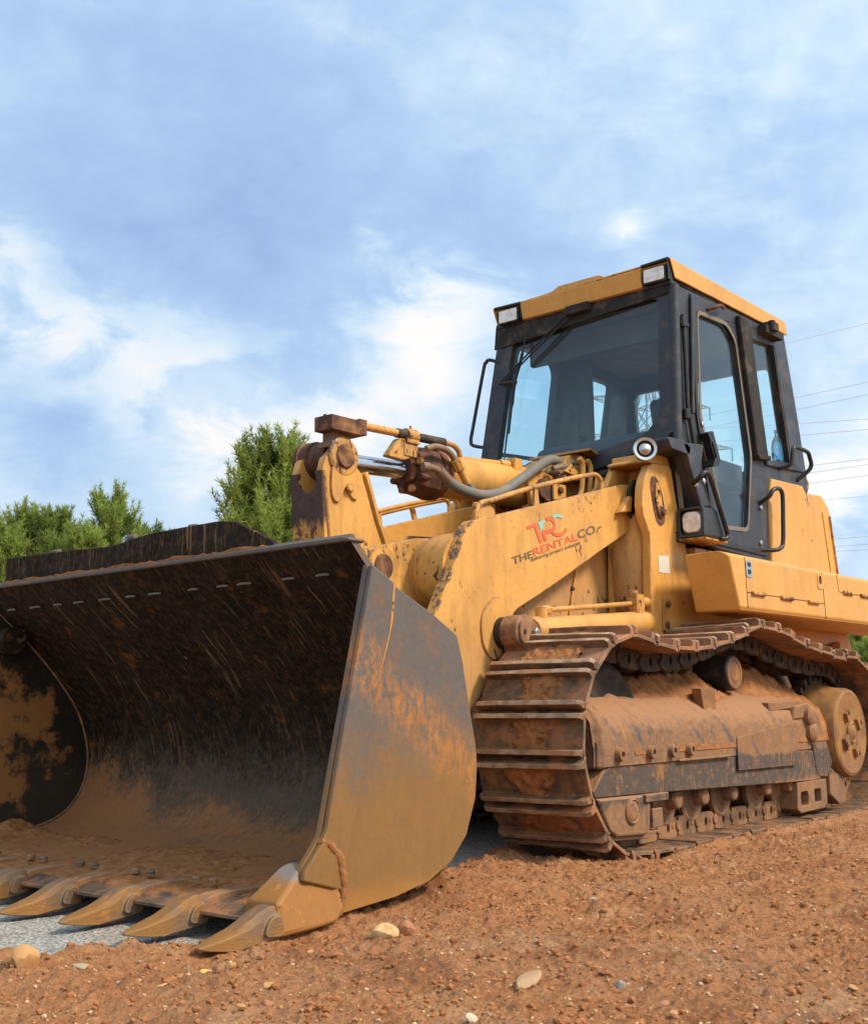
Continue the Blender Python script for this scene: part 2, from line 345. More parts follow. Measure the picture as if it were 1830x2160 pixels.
def soil(t, b):
    P = t.P
    k = t.noise(P, 1.3, 5); f = t.math('ADD', t.math('MULTIPLY', t.noise(P, 30, 8, .74), .6), t.math('MULTIPLY', t.noise(t.vm('ADD', P, (2, 2, 2)), 95, 5, .7), .4)); v = t.vor(P, 46)
    c = t.ramp(f, [(.32, (.12, .046, .021)), (.44, (.34, .142, .060)), (.55, (.45, .205, .088)), (.69, (.60, .34, .175))])
    c = t.mix(t.ss(k, .40, .66, 0, .55), c, (.40, .20, .105))
    c = t.mix(t.ss(t.noise(t.vm('ADD', P, (9, 4, 0)), 2.2, 6, .62), .50, .66, 0, .6), c, (.25, .098, .045)); c = t.mix(t.ss(t.noise(t.vm('ADD', P, (1, 14, 0)), 3.1, 6, .62), .52, .68, 0, .5), c, (.50, .30, .17))
    gr = t.vor(t.vm('ADD', P, t.scale(t.noise(P, 20, 2, .5, 0, True), (.02, .02, .02))), 62, out='Color')
    gd = t.vor(P, 62)
    gm = t.math('MULTIPLY', t.ss(gd, .18, .30, 1, 0), t.ss(t.sep(gr)[0], .80, .84))
    c = t.mix(t.math('MULTIPLY', gm, .7), c, (.55, .36, .20))
    t.put(b.inputs['Base Color'], c); b.inputs['Roughness'].default_value = .95; b.inputs['Specular IOR Level'].default_value = .12
    h = t.math('ADD', t.math('MULTIPLY', f, 1.0), t.math('ADD', t.math('MULTIPLY', v, .5), t.math('MULTIPLY', gm, .5)))
    h = t.math('ADD', h, t.math('MULTIPLY', t.noise(P, 130, 4, .7), .35))
    t.put(b.inputs['Normal'], t.bump(h, 1.0, .022))
material('red_soil', soil)
def asphalt(t, b):
    P = t.P
    v = t.vor(P, 75, out='Color'); g = t.noise(P, 80, 4, .7)
    c = t.mix(t.sep(v)[0], (.29, .27, .245), (.52, .485, .435))
    c = t.mix(t.ss(g, .46, .64), c, (.12, .118, .115))
    c = t.mix(t.ss(t.noise(P, 3, 6), .50, .75, 0, .6), c, (.33, .21, .13))
    t.put(b.inputs['Base Color'], c); b.inputs['Roughness'].default_value = .9
    t.put(b.inputs['Normal'], t.bump(t.math('ADD', t.vor(P, 75), t.math('MULTIPLY', g, .8)), .9, .01))
material('old_asphalt', asphalt)

def simple(name, col, rough, metal=0., var=.25, bumpk=.15, bs=40, dust=.25, spec=.4):
    def fn(t, b):
        P = t.P
        c = t.mix(t.noise(P, 6, 6, .6), tuple(min(1, v*(1+var)) for v in col), tuple(v*(1-var) for v in col))
        if dust:
            c = t.mix(t.math('MULTIPLY', t.ss(t.noise(P, 8, 7, .68), .48, .72), dust), c, (.33, .22, .13))
        t.put(b.inputs['Base Color'], c); b.inputs['Metallic'].default_value = metal
        t.put(b.inputs['Roughness'], t.ss(t.noise(P, 12, 4), .3, .7, max(.02, rough-.08), min(1, rough+.1)))
        b.inputs['Specular IOR Level'].default_value = spec
        t.put(b.inputs['Normal'], t.bump(t.noise(P, bs, 4), bumpk, .003))
    return material(name, fn)
simple('chrome', (.50, .52, .56), .20, 1., .02, .01, 20, 0.)
simple('dull_metal', (.55, .55, .54), .32, 1., .1, .1, 60, .15)
simple('cab_black', (.030, .034, .043), .45, 0, .25, .12, 30, .16)
simple('rough_black', (.022, .021, .020), .9, 0, .4, .9, 120, .28)
simple('black_bar', (.014, .014, .015), .42, 0, .2, .1, 40, .08)
simple('rubber', (.018, .018, .018), .7, 0, .2, .3, 60, .2)
simple('grey_hose', (.155, .145, .128), .75, 0, .25, .35, 90, .4)
simple('dirty_line', (.20, .125, .075), .65, 0, .5, .3, 40, .4)
simple('brown_boot', (.040, .026, .020), .75, 0, .3, .3, 60, .2)
simple('white_sticker', (.62, .58, .50), .5, 0, .08, .05, 40, .2)
simple('seat_cloth', (.050, .055, .063), .9, 0, .2, .4, 150, .1)
simple('cab_lining', (.12, .125, .135), .8, 0, .15, .2, 60, .1)
simple('dark_lining', (.032, .036, .043), .7, 0, .15, .2, 60, .05)
simple('seal', (.17, .145, .115), .8, 0, .25, .3, 60, .3)
simple('logo_red', (.62, .115, .042), .5, 0, .08, .05, 40, .08)
simple('logo_teal', (.24, .50, .42), .5, 0, .08, .05, 40, .08)
simple('logo_brown', (.13, .095, .048), .5, 0, .1, .05, 40, .08)
simple('beacon_red', (.62, .06, .03), .3, 0, .1, .02, 40, .05)
simple('grease', (.022, .017, .014), .55, 0, .5, .6, 40, .12)
simple('grey_cable', (.50, .57, .70), .5, 0, .05, .0, 10, 0)
simple('galvanised', (.19, .21, .24), .6, .2, .1, .05, 10, 0)
simple('bark', (.12, .075, .05), .95, 0, .4, .6, 20, 0)
simple('dry_wood', (.36, .23, .13), .9, 0, .3, .4, 90, 0)
def lens(t, b):
    P = t.P
    t.put(b.inputs['Base Color'], t.mix(t.ss(t.noise(P, 25, 5), .42, .65), (.80, .80, .78), (.62, .58, .52)))
    b.inputs['Roughness'].default_value = .16; b.inputs['Metallic'].default_value = .1
    wv = t.new('ShaderNodeTexWave'); wv.inputs['Scale'].default_value = 34; t.put(wv.inputs['Vector'], P)
    wv.bands_direction = 'DIAGONAL'
    t.put(b.inputs['Normal'], t.bump(wv.outputs[1], .25, .004))
material('lamp_lens', lens)
def glass(tint, veil):
    def fn(t, b):
        tr = t.new('ShaderNodeBsdfTransparent'); t.put(tr.inputs[0], tint)
        gl = t.new('ShaderNodeBsdfGlossy'); gl.inputs['Roughness'].default_value = .02; gl.inputs[0].default_value = (.9, .95, 1, 1)
        df = t.new('ShaderNodeBsdfDiffuse'); t.put(df.inputs[0], (.30, .34, .36))  # bluish-grey film for dust, with the sky's reflection put into its colour
        inc = t.math('ABSOLUTE', t.vm('DOT_PRODUCT', t.N, t.inc, out=1))
        fr = t.math('ADD', .034, t.math('MULTIPLY', .8, t.math('POWER', t.math('SUBTRACT', 1.0, inc), 5.0)))
        a = t.new('ShaderNodeMixShader'); t.put(a.inputs[0], t.ss(t.noise(t.P, 2.2, 7, .65), .3, .75, veil*.5, veil*1.6))
        t.l.new(tr.outputs[0], a.inputs[1]); t.l.new(df.outputs[0], a.inputs[2])
        m = t.new('ShaderNodeMixShader'); t.put(m.inputs[0], fr)
        t.l.new(a.outputs[0], m.inputs[1]); t.l.new(gl.outputs[0], m.inputs[2])
        t.l.new(m.outputs[0], t.out.inputs[0])
    return fn
material('tinted_glass', glass((.92, 1.0, 1.0), .018))
def water_plastic(t, b):
    t.put(b.inputs['Base Color'], (.30, .62, .88)); b.inputs['Roughness'].default_value = .12
    b.inputs['Transmission Weight'].default_value = .75; b.inputs['IOR'].default_value = 1.33
material('blue_plastic', water_plastic)
def stone_m(t, b):
    P = t.P; a = t.new('ShaderNodeAttribute', attribute_name='Col').outputs['Color']
    c = t.mix(1.0, a, t.mix(t.noise(P, 40, 6, .7), (1.1, 1.02, .92), (.70, .62, .52)), 'MULTIPLY')
    c = t.mix(t.ss(t.noise(P, 25, 5), .5, .7, 0, .55), c, SOIL)
    t.put(b.inputs['Base Color'], c); b.inputs['Roughness'].default_value = .9; b.inputs['Specular IOR Level'].default_value = .1
    t.put(b.inputs['Normal'], t.bump(t.noise(P, 90, 5, .7), .4, .004))
material('loose_stone', stone_m)
def needles(t, b):
    P = t.P; a = t.new('ShaderNodeAttribute', attribute_name='Col').outputs['Color']
    t.put(b.inputs['Base Color'], a)
    b.inputs['Roughness'].default_value = .7; b.inputs['Specular IOR Level'].default_value = .2
    tl = t.new('ShaderNodeBsdfTranslucent'); t.put(tl.inputs[0], a)
    m = t.new('ShaderNodeMixShader'); m.inputs[0].default_value = .4
    t.l.new(b.outputs[0], m.inputs[1]); t.l.new(tl.outputs[0], m.inputs[2]); t.l.new(m.outputs[0], t.out.inputs[0])
material('pine_needles', needles)

# ------------------------------------------------------------------ geometry helpers
class G:
    def __init__(s): s.v = []; s.f = []; s.m = []
    def add(s, vs, fs, mi=0):
        o = len(s.v); s.v += [tuple(v) for v in vs]
        for f in fs: s.f.append(tuple(i+o for i in f)); s.m.append(mi)
        return s
    def prism(s, poly, ax, a, b, mi=0, holes=()):
        def p3(q, k): return {'x': (k, q[0], q[1]), 'y': (q[0], k, q[1]), 'z': (q[0], q[1], k)}[ax]
        if not holes:
            n = len(poly)
            return s.add([p3(q, a) for q in poly]+[p3(q, b) for q in poly],
                  [tuple(range(n)), tuple(range(2*n-1, n-1, -1))]+[(i, (i+1) % n, n+(i+1) % n, n+i) for i in range(n)], mi)
        bm = bmesh.new(); loops = []
        for lp in [poly]+list(holes):
            vs = [bm.verts.new((q[0], q[1], 0)) for q in lp]; loops.append(vs)
            for i in range(len(vs)): bm.edges.new((vs[i], vs[(i+1) % len(vs)]))
        bm.verts.index_update()
        bmesh.ops.triangle_fill(bm, edges=bm.edges[:], use_beauty=True, normal=(0, 0, 1))
        bm.verts.index_update(); n = len(bm.verts); co = [(v.co.x, v.co.y) for v in bm.verts]
        fs = [tuple(v.index for v in f.verts) for f in bm.faces]
        sides = []
        for vs in loops:
            ix = [v.index for v in vs]
            sides += [(ix[i], ix[(i+1) % len(ix)], n+ix[(i+1) % len(ix)], n+ix[i]) for i in range(len(ix))]
        s.add([p3(q, a) for q in co]+[p3(q, b) for q in co], fs+[tuple(n+i for i in f[::-1]) for f in fs]+sides, mi)
        bm.free(); return s
    def box(s, x0, x1, y0, y1, z0, z1, mi=0):
        return s.prism([(x0, y0), (x1, y0), (x1, y1), (x0, y1)], 'z', z0, z1, mi)
    def obox(s, c, ex, ey, ez, mi=0):          # oriented box: centre and half-extent vectors
        c, ex, ey, ez = map(Vector, (c, ex, ey, ez))
        q = [(-1, -1), (1, -1), (1, 1), (-1, 1)]
        return s.add([c+ex*a+ey*b-ez for a, b in q]+[c+ex*a+ey*b+ez for a, b in q],
                     [(3, 2, 1, 0), (4, 5, 6, 7)]+[(i, (i+1) % 4, 4+(i+1) % 4, 4+i) for i in range(4)], mi)
    def lathe(s, o, d, prof, n=28, mi=0):      # profile of (t along d, radius)
        o = Vector(o); d = Vector(d).normalized(); a = d.orthogonal().normalized(); b = d.cross(a)
        vs = []; fs = []
        for (tt, r) in prof:
            for k in range(n):
                q = 2*math.pi*k/n; vs.append(o+d*tt+(a*math.cos(q)+b*math.sin(q))*max(r, 1e-4))
        for i in range(len(prof)-1):
            for k in range(n): fs.append((i*n+k, i*n+(k+1) % n, (i+1)*n+(k+1) % n, (i+1)*n+k))
        fs += [tuple(range(n-1, -1, -1)), tuple(range((len(prof)-1)*n, len(prof)*n))]
        return s.add(vs, fs, mi)
    def cyl(s, p, q, r, n=24, mi=0, r2=None, ch=0.004):
        p = Vector(p); q = Vector(q); L = (q-p).length; r2 = r if r2 is None else r2; ch = min(ch, L*.3, r*.4)
        return s.lathe(p, q-p, [(0, r-ch), (ch, r), (L-ch, r2), (L, r2-ch)], n, mi)
    def tube(s, pts, r, n=10, sm=6, mi=0, closed=False):
        P = [Vector(p) for p in pts]
        if sm:
            Q = []
            m = len(P)
            for i in range(m if closed else m-1):
                g = (lambda k: P[k % m]) if closed else (lambda k: P[min(max(k, 0), m-1)])
                a, b, c, d = g(i-1), g(i), g(i+1), g(i+2)
                for k in range(sm):
                    u = k/sm
                    Q.append(.5*((2*b)+(c-a)*u+(2*a-5*b+4*c-d)*u*u+(3*b-a-3*c+d)*u**3))
            if not closed: Q.append(P[-1])
            P = Q
        m = len(P); vs = []; fs = []; nrm = None
        for i in range(m):
            tg = (P[(i+1) % m]-P[i-1]) if closed else (P[min(i+1, m-1)]-P[max(i-1, 0)])
            tg.normalize()
            nrm = tg.orthogonal() if nrm is None else nrm-tg*nrm.dot(tg)
            nrm.normalize(); bn = tg.cross(nrm); rr = r[min(i, len(r)-1)] if isinstance(r, (list, tuple)) else r
            for k in range(n):
                q = 2*math.pi*k/n; vs.append(P[i]+(nrm*math.cos(q)+bn*math.sin(q))*rr)
        for i in range(m if closed else m-1):
            for k in range(n): fs.append((i*n+k, i*n+(k+1) % n, ((i+1) % m)*n+(k+1) % n, ((i+1) % m)*n+k))
        if not closed: fs += [tuple(range(n-1, -1, -1)), tuple(range((m-1)*n, m*n))]
        return s.add(vs, fs, mi)
    def sweep(s, prof, ax_pts, mi=0): pass
    def obj(s, name, mats, parent=None, bevel=0., ang=38, seg=2):
        me = bpy.data.meshes.new(name); me.from_pydata(s.v, [], s.f)
        mats = [mats] if isinstance(mats, str) else mats
        for m in mats: me.materials.append(MATS[m])
        if len(mats) > 1: me.polygons.foreach_set('material_index', s.m)
        bm = bmesh.new(); bm.from_mesh(me); bmesh.ops.recalc_face_normals(bm, faces=bm.faces[:]); bm.to_mesh(me); bm.free()
        me.polygons.foreach_set('use_smooth', [True]*len(me.polygons))
        o = bpy.data.objects.new(name, me); COL.objects.link(o)
        if parent: o.parent = parent
        if bevel:
            md = o.modifiers.new('bevel', 'BEVEL'); md.width = bevel; md.segments = seg; md.limit_method = 'ANGLE'
            md.angle_limit = R(ang); md.harden_normals = True; md.use_clamp_overlap = True
        else: me.set_sharp_from_angle(angle=R(ang))
        me.update(); return o
def empty(name, parent=None, loc=(0, 0, 0)):
    o = bpy.data.objects.new(name, None); COL.objects.link(o); o.location = loc; o.empty_display_size = .2
    if parent: o.parent = parent
    return o
def tag(o, label=None, cat=None, group=None, kind=None):
    for k, v in (('label', label), ('category', cat), ('group', group), ('kind', kind)):
        if v: o[k] = v
    return o
def cr(pts, k=6):              # smooth a 2-D open polyline
    P = [Vector((*p, 0)) for p in pts]; out = []; m = len(P)
    g = lambda i: P[min(max(i, 0), m-1)]
    for i in range(m-1):
        a, b, c, d = g(i-1), g(i), g(i+1), g(i+2)
        for j in range(k):
            u = j/k; q = .5*((2*b)+(c-a)*u+(2*a-5*b+4*c-d)*u*u+(3*b-a-3*c+d)*u**3); out.append((q.x, q.y))
    out.append(tuple(pts[-1])); return out
def arc(cx, cy, r, a0, a1, n=10):
    return [(cx+r*math.cos(R(a0+(a1-a0)*i/n)), cy+r*math.sin(R(a0+(a1-a0)*i/n))) for i in range(n+1)]
def rrect(x0, x1, y0, y1, r, n=4):
    return arc(x1-r, y1-r, r, 0, 90, n)+arc(x0+r, y1-r, r, 90, 180, n)+arc(x0+r, y0+r, r, 180, 270, n)+arc(x1-r, y0+r, r, 270, 360, n)
def rpoly(pts, r, n=4):        # polygon with rounded corners
    out = []; m = len(pts)
    for i in range(m):
        p = Vector(pts[i]); a = Vector(pts[i-1])-p; b = Vector(pts[(i+1) % m])-p
        k = min(r, a.length*.45, b.length*.45); p0 = p+a.normalized()*k; p1 = p+b.normalized()*k
        for j in range(n+1):
            u = j/n; q = p0*(1-u)**2+p*2*u*(1-u)+p1*u*u; out.append((q.x, q.y))
    return out

# numpy value noise
def _h(ix, iy, iz, seed):
    n = (ix*374761393+iy*668265263+iz*2147483647+seed*974711) & 0xffffffff
    n = ((n ^ (n >> 13))*1274126177) & 0xffffffff
    return ((n ^ (n >> 16)) & 0xffff)/65535.
def vnoise(x, y, z=0., seed=1):
    x = np.asarray(x, float); y = np.asarray(y, float); z = np.zeros_like(x)+z
    xi, yi, zi = np.floor(x).astype(np.int64), np.floor(y).astype(np.int64), np.floor(z).astype(np.int64)
    fx, fy, fz = x-xi, y-yi, z-zi
    fx, fy, fz = [f*f*(3-2*f) for f in (fx, fy, fz)]
    o = 0
    for dx in (0, 1):
        for dy in (0, 1):
            for dz in (0, 1):
                o = o+_h(xi+dx, yi+dy, zi+dz, seed)*(fx if dx else 1-fx)*(fy if dy else 1-fy)*(fz if dz else 1-fz)
    return o
def fbm(x, y, z=0., sc=1., oc=4, seed=1, g=.5):
    a = 1.; tot = 0; s = 0
    for k in range(oc):
        s = s+a*vnoise(np.asarray(x)*sc, np.asarray(y)*sc, np.asarray(z)*sc, seed+k); tot += a; a *= g; sc *= 2.03
    return s/tot
def grid_obj(name, X, Y, Z, mat_, parent=None, mask=None, flip=False):
    h, w_ = X.shape; co = np.stack([X, Y, Z], -1).reshape(-1, 3)
    idx = np.arange(h*w_).reshape(h, w_)
    q = np.stack([idx[:-1, :-1], idx[:-1, 1:], idx[1:, 1:], idx[1:, :-1]], -1).reshape(-1, 4)
    if flip: q = q[:, ::-1]
    if mask is not None: q = q[mask[:-1, :-1].reshape(-1)]
    me = bpy.data.meshes.new(name); me.vertices.add(len(co)); me.vertices.foreach_set('co', co.astype(np.float32).ravel())
    me.loops.add(q.size); me.loops.foreach_set('vertex_index', q.ravel().astype(np.int32))
    me.polygons.add(len(q)); me.polygons.foreach_set('loop_start', np.arange(0, q.size, 4, dtype=np.int32))
    me.update(calc_edges=True); me.validate()
    me.polygons.foreach_set('use_smooth', [True]*len(me.polygons))
    me.materials.append(MATS[mat_]); o = bpy.data.objects.new(name, me); COL.objects.link(o)
    if parent: o.parent = parent
    return o

# ------------------------------------------------------------------ ground
def sst(v, a, b):
    u = np.clip((v-a)/(b-a), 0, 1); return u*u*(3-2*u)
def edge_y(x):                 # near edge of the old asphalt under the machine
    return np.interp(x, [-60, -4.2, -3.3, -2.95, -2.65, -2.45, -1.7, -1.1, -.66, -.2, .4, 3, 60],
                     [-8, -.75, -.78, -.85, -1.02, -1.14, -1.02, -.84, -.70, -.56, -.50, -.4, 6])
def ground_h(x, y):
    x = np.asarray(x, float); y = np.asarray(y, float)
    near = np.exp(-((x+1.5)**2+(y+1.5)**2)/900.)
    h = (fbm(x, y, 0, .9, 3, 3)-.5)*.050+(fbm(x, y, 0, 5.5, 4, 11, .55)-.5)*.026*near
    cl = fbm(x, y, 0, 17, 3, 23, .6); h = h+np.maximum(cl-.52, 0)*.040*near
    cr_ = fbm(x, y, 0, 46, 2, 31, .6); h = h+(np.maximum(cr_-.45, 0)*.034-.002)*near
    e = edge_y(x)+(fbm(x, y, 0, 3.2, 4, 41)-.5)*.34
    d = e-y                                                     # >0 on the soil side
    band = np.exp(-((d-.13)/.14)**2)*((x > -3.6) & (x < 1.2))
    h = h+band*(.022+.08*np.maximum(fbm(x, y, 0, 9, 4, 51, .6)-.47, 0))
    h = h+.018*np.exp(-(((x+.55)/.38)**2+((y+.98)/.17)**2))*(.6+.8*fbm(x, y, 0, 12, 3, 61))
    onroad = (1-sst(d, -.10, .05))*(1-sst(np.abs(y-.6), 2.4, 3.0))*sst(x, -40, -30)
    h = h*(1-onroad)+(-.075)*onroad
    undertrack = np.exp(-np.maximum(0, np.abs(y+.92)-.26)**2/.004)*sst(x, -.35, -.05)*(1-sst(x, 2.9, 3.2))
    h = h*(1-undertrack)+(-.035)*undertrack
    h = h+(fbm(x, y, 0, 2.4, 3, 91)-.5)*.030*near+np.maximum(fbm(x, y, 0, 10, 4, 95, .6)-.60, 0)*.05*near
    h = h-.045*np.exp(-(((x+2.62)/.35)**2+((y+1.33)/.16)**2))-.03*np.exp(-(((x+1.9)/.5)**2+((y+1.30)/.10)**2))
    rut = np.exp(-((y+1.30)/.05)**2)*sst(x, -.1, .2)*(1-sst(x, 2.9, 3.2))
    h = h+rut*.022
    rise = np.sqrt((x+1)**2+(y+1)**2)
    return h-.006+np.maximum(rise-60, 0)*.002*np.sin(x*.013+2)*np.exp(-rise/900)
def axis(fine0, fine1, st, lo, hi):
    a = list(np.arange(fine0, fine1, st)); s = st; p = a[-1]
    while p < hi: s *= 1.16; p += s; a.append(p)
    s = st; p = a[0]; b = []
    while p > lo: s *= 1.16; p -= s; b.append(p)
    return np.array(b[::-1]+a)
gx = axis(-3.9, 1.6, .0105, -2500, 2500); gy = axis(-3.35, -.45, .0105, -2500, 2500)
X, Y = np.meshgrid(gx, gy); Z = ground_h(X, Y)
tag(grid_obj('ground', X, Y, Z, 'red_soil'), kind='structure')
ax_ = np.linspace(-8, 4, 300); ay_ = np.linspace(-1.9, 2.6, 130)
X, Y = np.meshgrid(ax_, ay_)
tag(grid_obj('road', X, Y, -.028+(fbm(X, Y, 0, 14, 3, 5)-.5)*.012-.20*sst(edge_y(X)-Y, .0, .10), 'old_asphalt'), kind='structure')
def gz(x, y): return float(ground_h(np.array([x]), np.array([y]))[0])

# ================================================================== the track loader
L = empty('track_loader')
tag(L, 'muddy yellow tracked front loader with toothed bucket resting on the red soil', 'track loader')

# ------------------------------------------------------------------ bucket
bk = empty('bucket', L)
prof = cr([(-1.98, 1.262), (-1.87, 1.152), (-1.75, 1.052), (-1.62, .93), (-1.51, .81), (-1.42, .69), (-1.368, .57), (-1.345, .45),
           (-1.358, .34), (-1.405, .25), (-1.49, .175), (-1.62, .13), (-1.80, .106), (-2.05, .086), (-2.30, .064)], 6)
def offset(p, k):
    o = []
    for i in range(len(p)):
        a = Vector(p[max(i-1, 0)]); b = Vector(p[min(i+1, len(p)-1)]); t_ = (b-a).normalized(); o.append((p[i][0]+t_.y*-k*-1, p[i][1]-t_.x*k))
    return o
po = offset(prof, -.028)
if po[40][0] < prof[40][0]: po = offset(prof, .028)
YS = list(np.linspace(-1.226, 1.226, 40))
def shell_dent(y, i): return 0
g = G(); n = len(prof); m = len(YS)
for pts in (prof, po):
    for y in YS:
        for q in pts: g.v.append((q[0], y, q[1]))
for k in range(m-1):
    for i in range(n-1):
        g.f.append((k*n+i, k*n+i+1, (k+1)*n+i+1, (k+1)*n+i)); g.m.append(0)
        o_ = m*n; g.f.append((o_+k*n+i, o_+(k+1)*n+i, o_+(k+1)*n+i+1, o_+k*n+i+1)); g.m.append(1)
for k in range(m-1):
    for i in (0, n-1): g.f.append((k*n+i, (k+1)*n+i, m*n+(k+1)*n+i, m*n+k*n+i)); g.m.append(1)
for k in (0, m-1):
    for i in range(n-1): g.f.append((k*n+i, m*n+k*n+i, m*n+k*n+i+1, k*n+i+1)); g.m.append(1)
g.obj('shell', ['bucket_inside', 'bucket_outside'], bk, ang=50)
# top lip plate, spill guard, weld line
g = G(); g.prism([(-1.235, 1.252), (-1.235, 1.264), (-1.20, 1.270), (1.20, 1.270), (1.235, 1.264), (1.235, 1.252)], 'x', -1.992, -1.905)
g.obj('lip', 'bucket_outside', bk, .006)
top = [(-.845, 1.268), (-.81, 1.300), (-.60, 1.392), (-.50, 1.404), (-.30, 1.403), (-.10, 1.400), (.02, 1.392), (.12, 1.379), (.24, 1.374), (.45, 1.382), (.70, 1.388), (1.015, 1.393), (1.03, 1.268)]
g = G(); g.prism(top, 'x', -1.962, -1.934)
g.obj('spill_guard', ['bucket_inside'], bk, .006)
for y in (.62, .06, -.34): g = G(); g.cyl((-1.945, y-.02, 1.385+.012*(y < .5)), (-1.945, y+.03, 1.387+.012*(y < .5)), .014, 10); g.obj('guard_lug', 'bucket_outside', bk)
rw = random.Random(4)
ly = -1.20
for k in range(12):
    y0 = -1.02+k*.185+rw.uniform(-.035, .035); g = G(); g.tube([(-1.893-.0, y0, 1.158), (-1.893, y0+.03+rw.random()*.02, 1.160), (-1.893, y0+rw.uniform(.05, .085), 1.158)], .0048, 6, 2); g.obj('weld_bead', 'seal', bk)
g = G(); dy = np.linspace(-.80, 1.01, 60)
g.tube([(-1.969+.004*math.sin(y*31), y, 1.273+.003*math.sin(y*17)) for y in dy], [.006+.006*abs(math.sin(k*1.7)+.5*math.sin(k*.61)) for k in range(60)], 7, 0); g.obj('dust_ridge', 'packed_mud', bk)
# side plates
side = [(-1.913, 1.176), (-1.794, 1.12), (-1.571, 1.025), (-1.423, .948), (-1.389, .844), (-1.35, .661), (-1.322, .55), (-1.314, .463), (-1.328, .345), (-1.385, .216), (-1.475, .131), (-1.599, .077), (-1.773, .046),
        (-2.041, .026), (-2.16, .03), (-2.24, .14), (-2.215, .195), (-2.139, .282), (-2.061, .59), (-1.982, .894)]
front = [(-1.913, 1.176), (-1.982, .894), (-2.061, .59), (-2.128, .31), (-2.150, .262), (-2.225, .185), (-2.235, .150)]
crease = [(-2.055, .10), (-2.035, .16), (-2.012, .27), (-1.943, .519), (-1.886, .765), (-1.822, .95), (-1.800, 1.118)]
for s in (-1, 1):
    g = G(); g.prism(side, 'y', s*1.250, s*1.2262)
    g.obj('side_plate', ['bucket_outside' if s < 0 else 'bucket_inside'], bk, .005)
    g = G(); g.prism(front+crease, 'y', s*1.2505, s*1.276)
    g.obj('side_cutter', 'bucket_outside', bk, .009)
    g = G(); pts = [(q[0]+.005, s*1.252, q[1]) for q in crease[::-1]]
    g.tube([pts[0], pts[1], pts[2], pts[3]], [.016]*8+[.013]*8+[.010]*20, 8, 8); a = g.obj('weld_seam', 'chipped_paint', bk)
    g = G(); g.tube(pts[3:], .012, 8, 8); g.obj('weld_seam', 'bucket_outside', bk)
# dirt packed along the corner guard
def lump_mesh(name, pts, rads, mat_, parent, seed=1, n=14, amp=.5):
    g = G(); P = []
    g.tube(pts, rads, n, 8); v = np.array(g.v); c = np.array(v)
    nz = fbm(v[:, 0], v[:, 1], v[:, 2], 26, 4, seed, .62)-.5
    cen = v.reshape(-1, n, 3).mean(1, keepdims=True); vv = v.reshape(-1, n, 3)
    vv = cen+(vv-cen)*(1+amp*2.2*nz.reshape(-1, n, 1)); g.v = [tuple(q) for q in vv.reshape(-1, 3)]
    return g.obj(name, mat_, parent, ang=60)
lump_mesh('packed_dirt', [(-2.075, -1.270, .03), (-2.058, -1.272, .10), (-2.062, -1.272, .17), (-2.075, -1.270, .215), (-2.11, -1.268, .245), (-2.15, -1.266, .268)], .013, 'packed_mud', bk, 7, 14, .95)
# floor edge, bolts, dirt on the floor
g = G(); g.prism([(-2.29, .072), (-2.37, .052), (-2.37, .040), (-2.28, .030), (-2.05, .045), (-2.05, .080)], 'y', -1.17, 1.226)
g.obj('cutting_edge', 'track_steel', bk, .003)
g = G()
for k in range(7):
    y0 = -1.243+.352*k
    for dy in (.13, .22):
        g = G(); g.lathe((-2.17, y0+dy-.004*k, .098), (0, 0, 1), [(0, .017), (.012, .017), (.018, .012)], 10); g.obj('edge_bolt', 'track_steel', bk)
pass
yy = np.linspace(-1.222, 1.222, 330); uu = np.linspace(0, 1, 120)
fx = -2.315+uu*.86
low_ = [p for p in prof[::-1] if p[1] < .30]
zi = np.interp(fx, [p[0] for p in low_], [p[1] for p in low_])
FX, FY = np.meshgrid(fx, yy); FZ = np.meshgrid(zi, yy)[0]
th = .012+.045*(fbm(FX, FY, 0, 3.2, 4, 77)-.42)+.020*(fbm(FX, FY, 0, 22, 4, 78, .6)-.5)
th = th+.10*np.exp(-((FY-1.25)/.16)**2)*np.exp(-((FX+2.0)/.42)**2)*fbm(FX, FY, 0, 8, 4, 79)*1.6
th = th-.085*sst(FX, -1.72, -1.50)-.02*(1-sst(FX, -2.31, -2.26))-.008
grid_obj('packed_dirt', FX, FY, FZ+th, 'packed_mud', bk)
# teeth
def tooth_mesh(corner=False):
    g = G()
    secs = [(-2.622, .014, .008, .010), (-2.600, .022, .001, .022), (-2.555, .035, -.008, .036), (-2.50, .053, -.015, .044), (-2.455, .076, -.018, .046), (-2.415, .102, -.015, .043), (-2.372, .119, -.010, .043), (-2.345, .118, -.004, .048), (-2.325, .104, .002, .044)]
    for (x, zt, zb, hw) in secs:
        if x < -2.47: pr_ = [(-hw, zb), (-hw*.97, zt*.9+zb*.1), (-hw*.6, zt), (hw*.6, zt), (hw*.97, zt*.9+zb*.1), (hw, zb), (hw*.55, zb-.003), (-hw*.55, zb-.003)]
        else: pr_ = [(-hw, zb+.012), (-hw*.92, zt*.72), (-hw*.62, zt), (hw*.62, zt), (hw*.92, zt*.72), (hw, zb+.012), (hw*.7, zb), (-hw*.7, zb)]
        g.v += [(x, q[0], q[1]*.80) for q in pr_]
    for i in range(len(secs)-1):
        for k in range(8): g.f.append((i*8+k, i*8+(k+1) % 8, (i+1)*8+(k+1) % 8, (i+1)*8+k)); g.m.append(0)
    g.f += [tuple(range(8)), tuple(range(len(secs)*8-8, len(secs)*8))]; g.m += [0, 0]
    for s in (-1, 1):         # ear on the side of the tip
        g.prism(rpoly([(-2.412, .014), (-2.392, .062), (-2.352, .074), (-2.33, .04), (-2.338, .006)], .02), 'y', s*.037, s*.054)
    return g
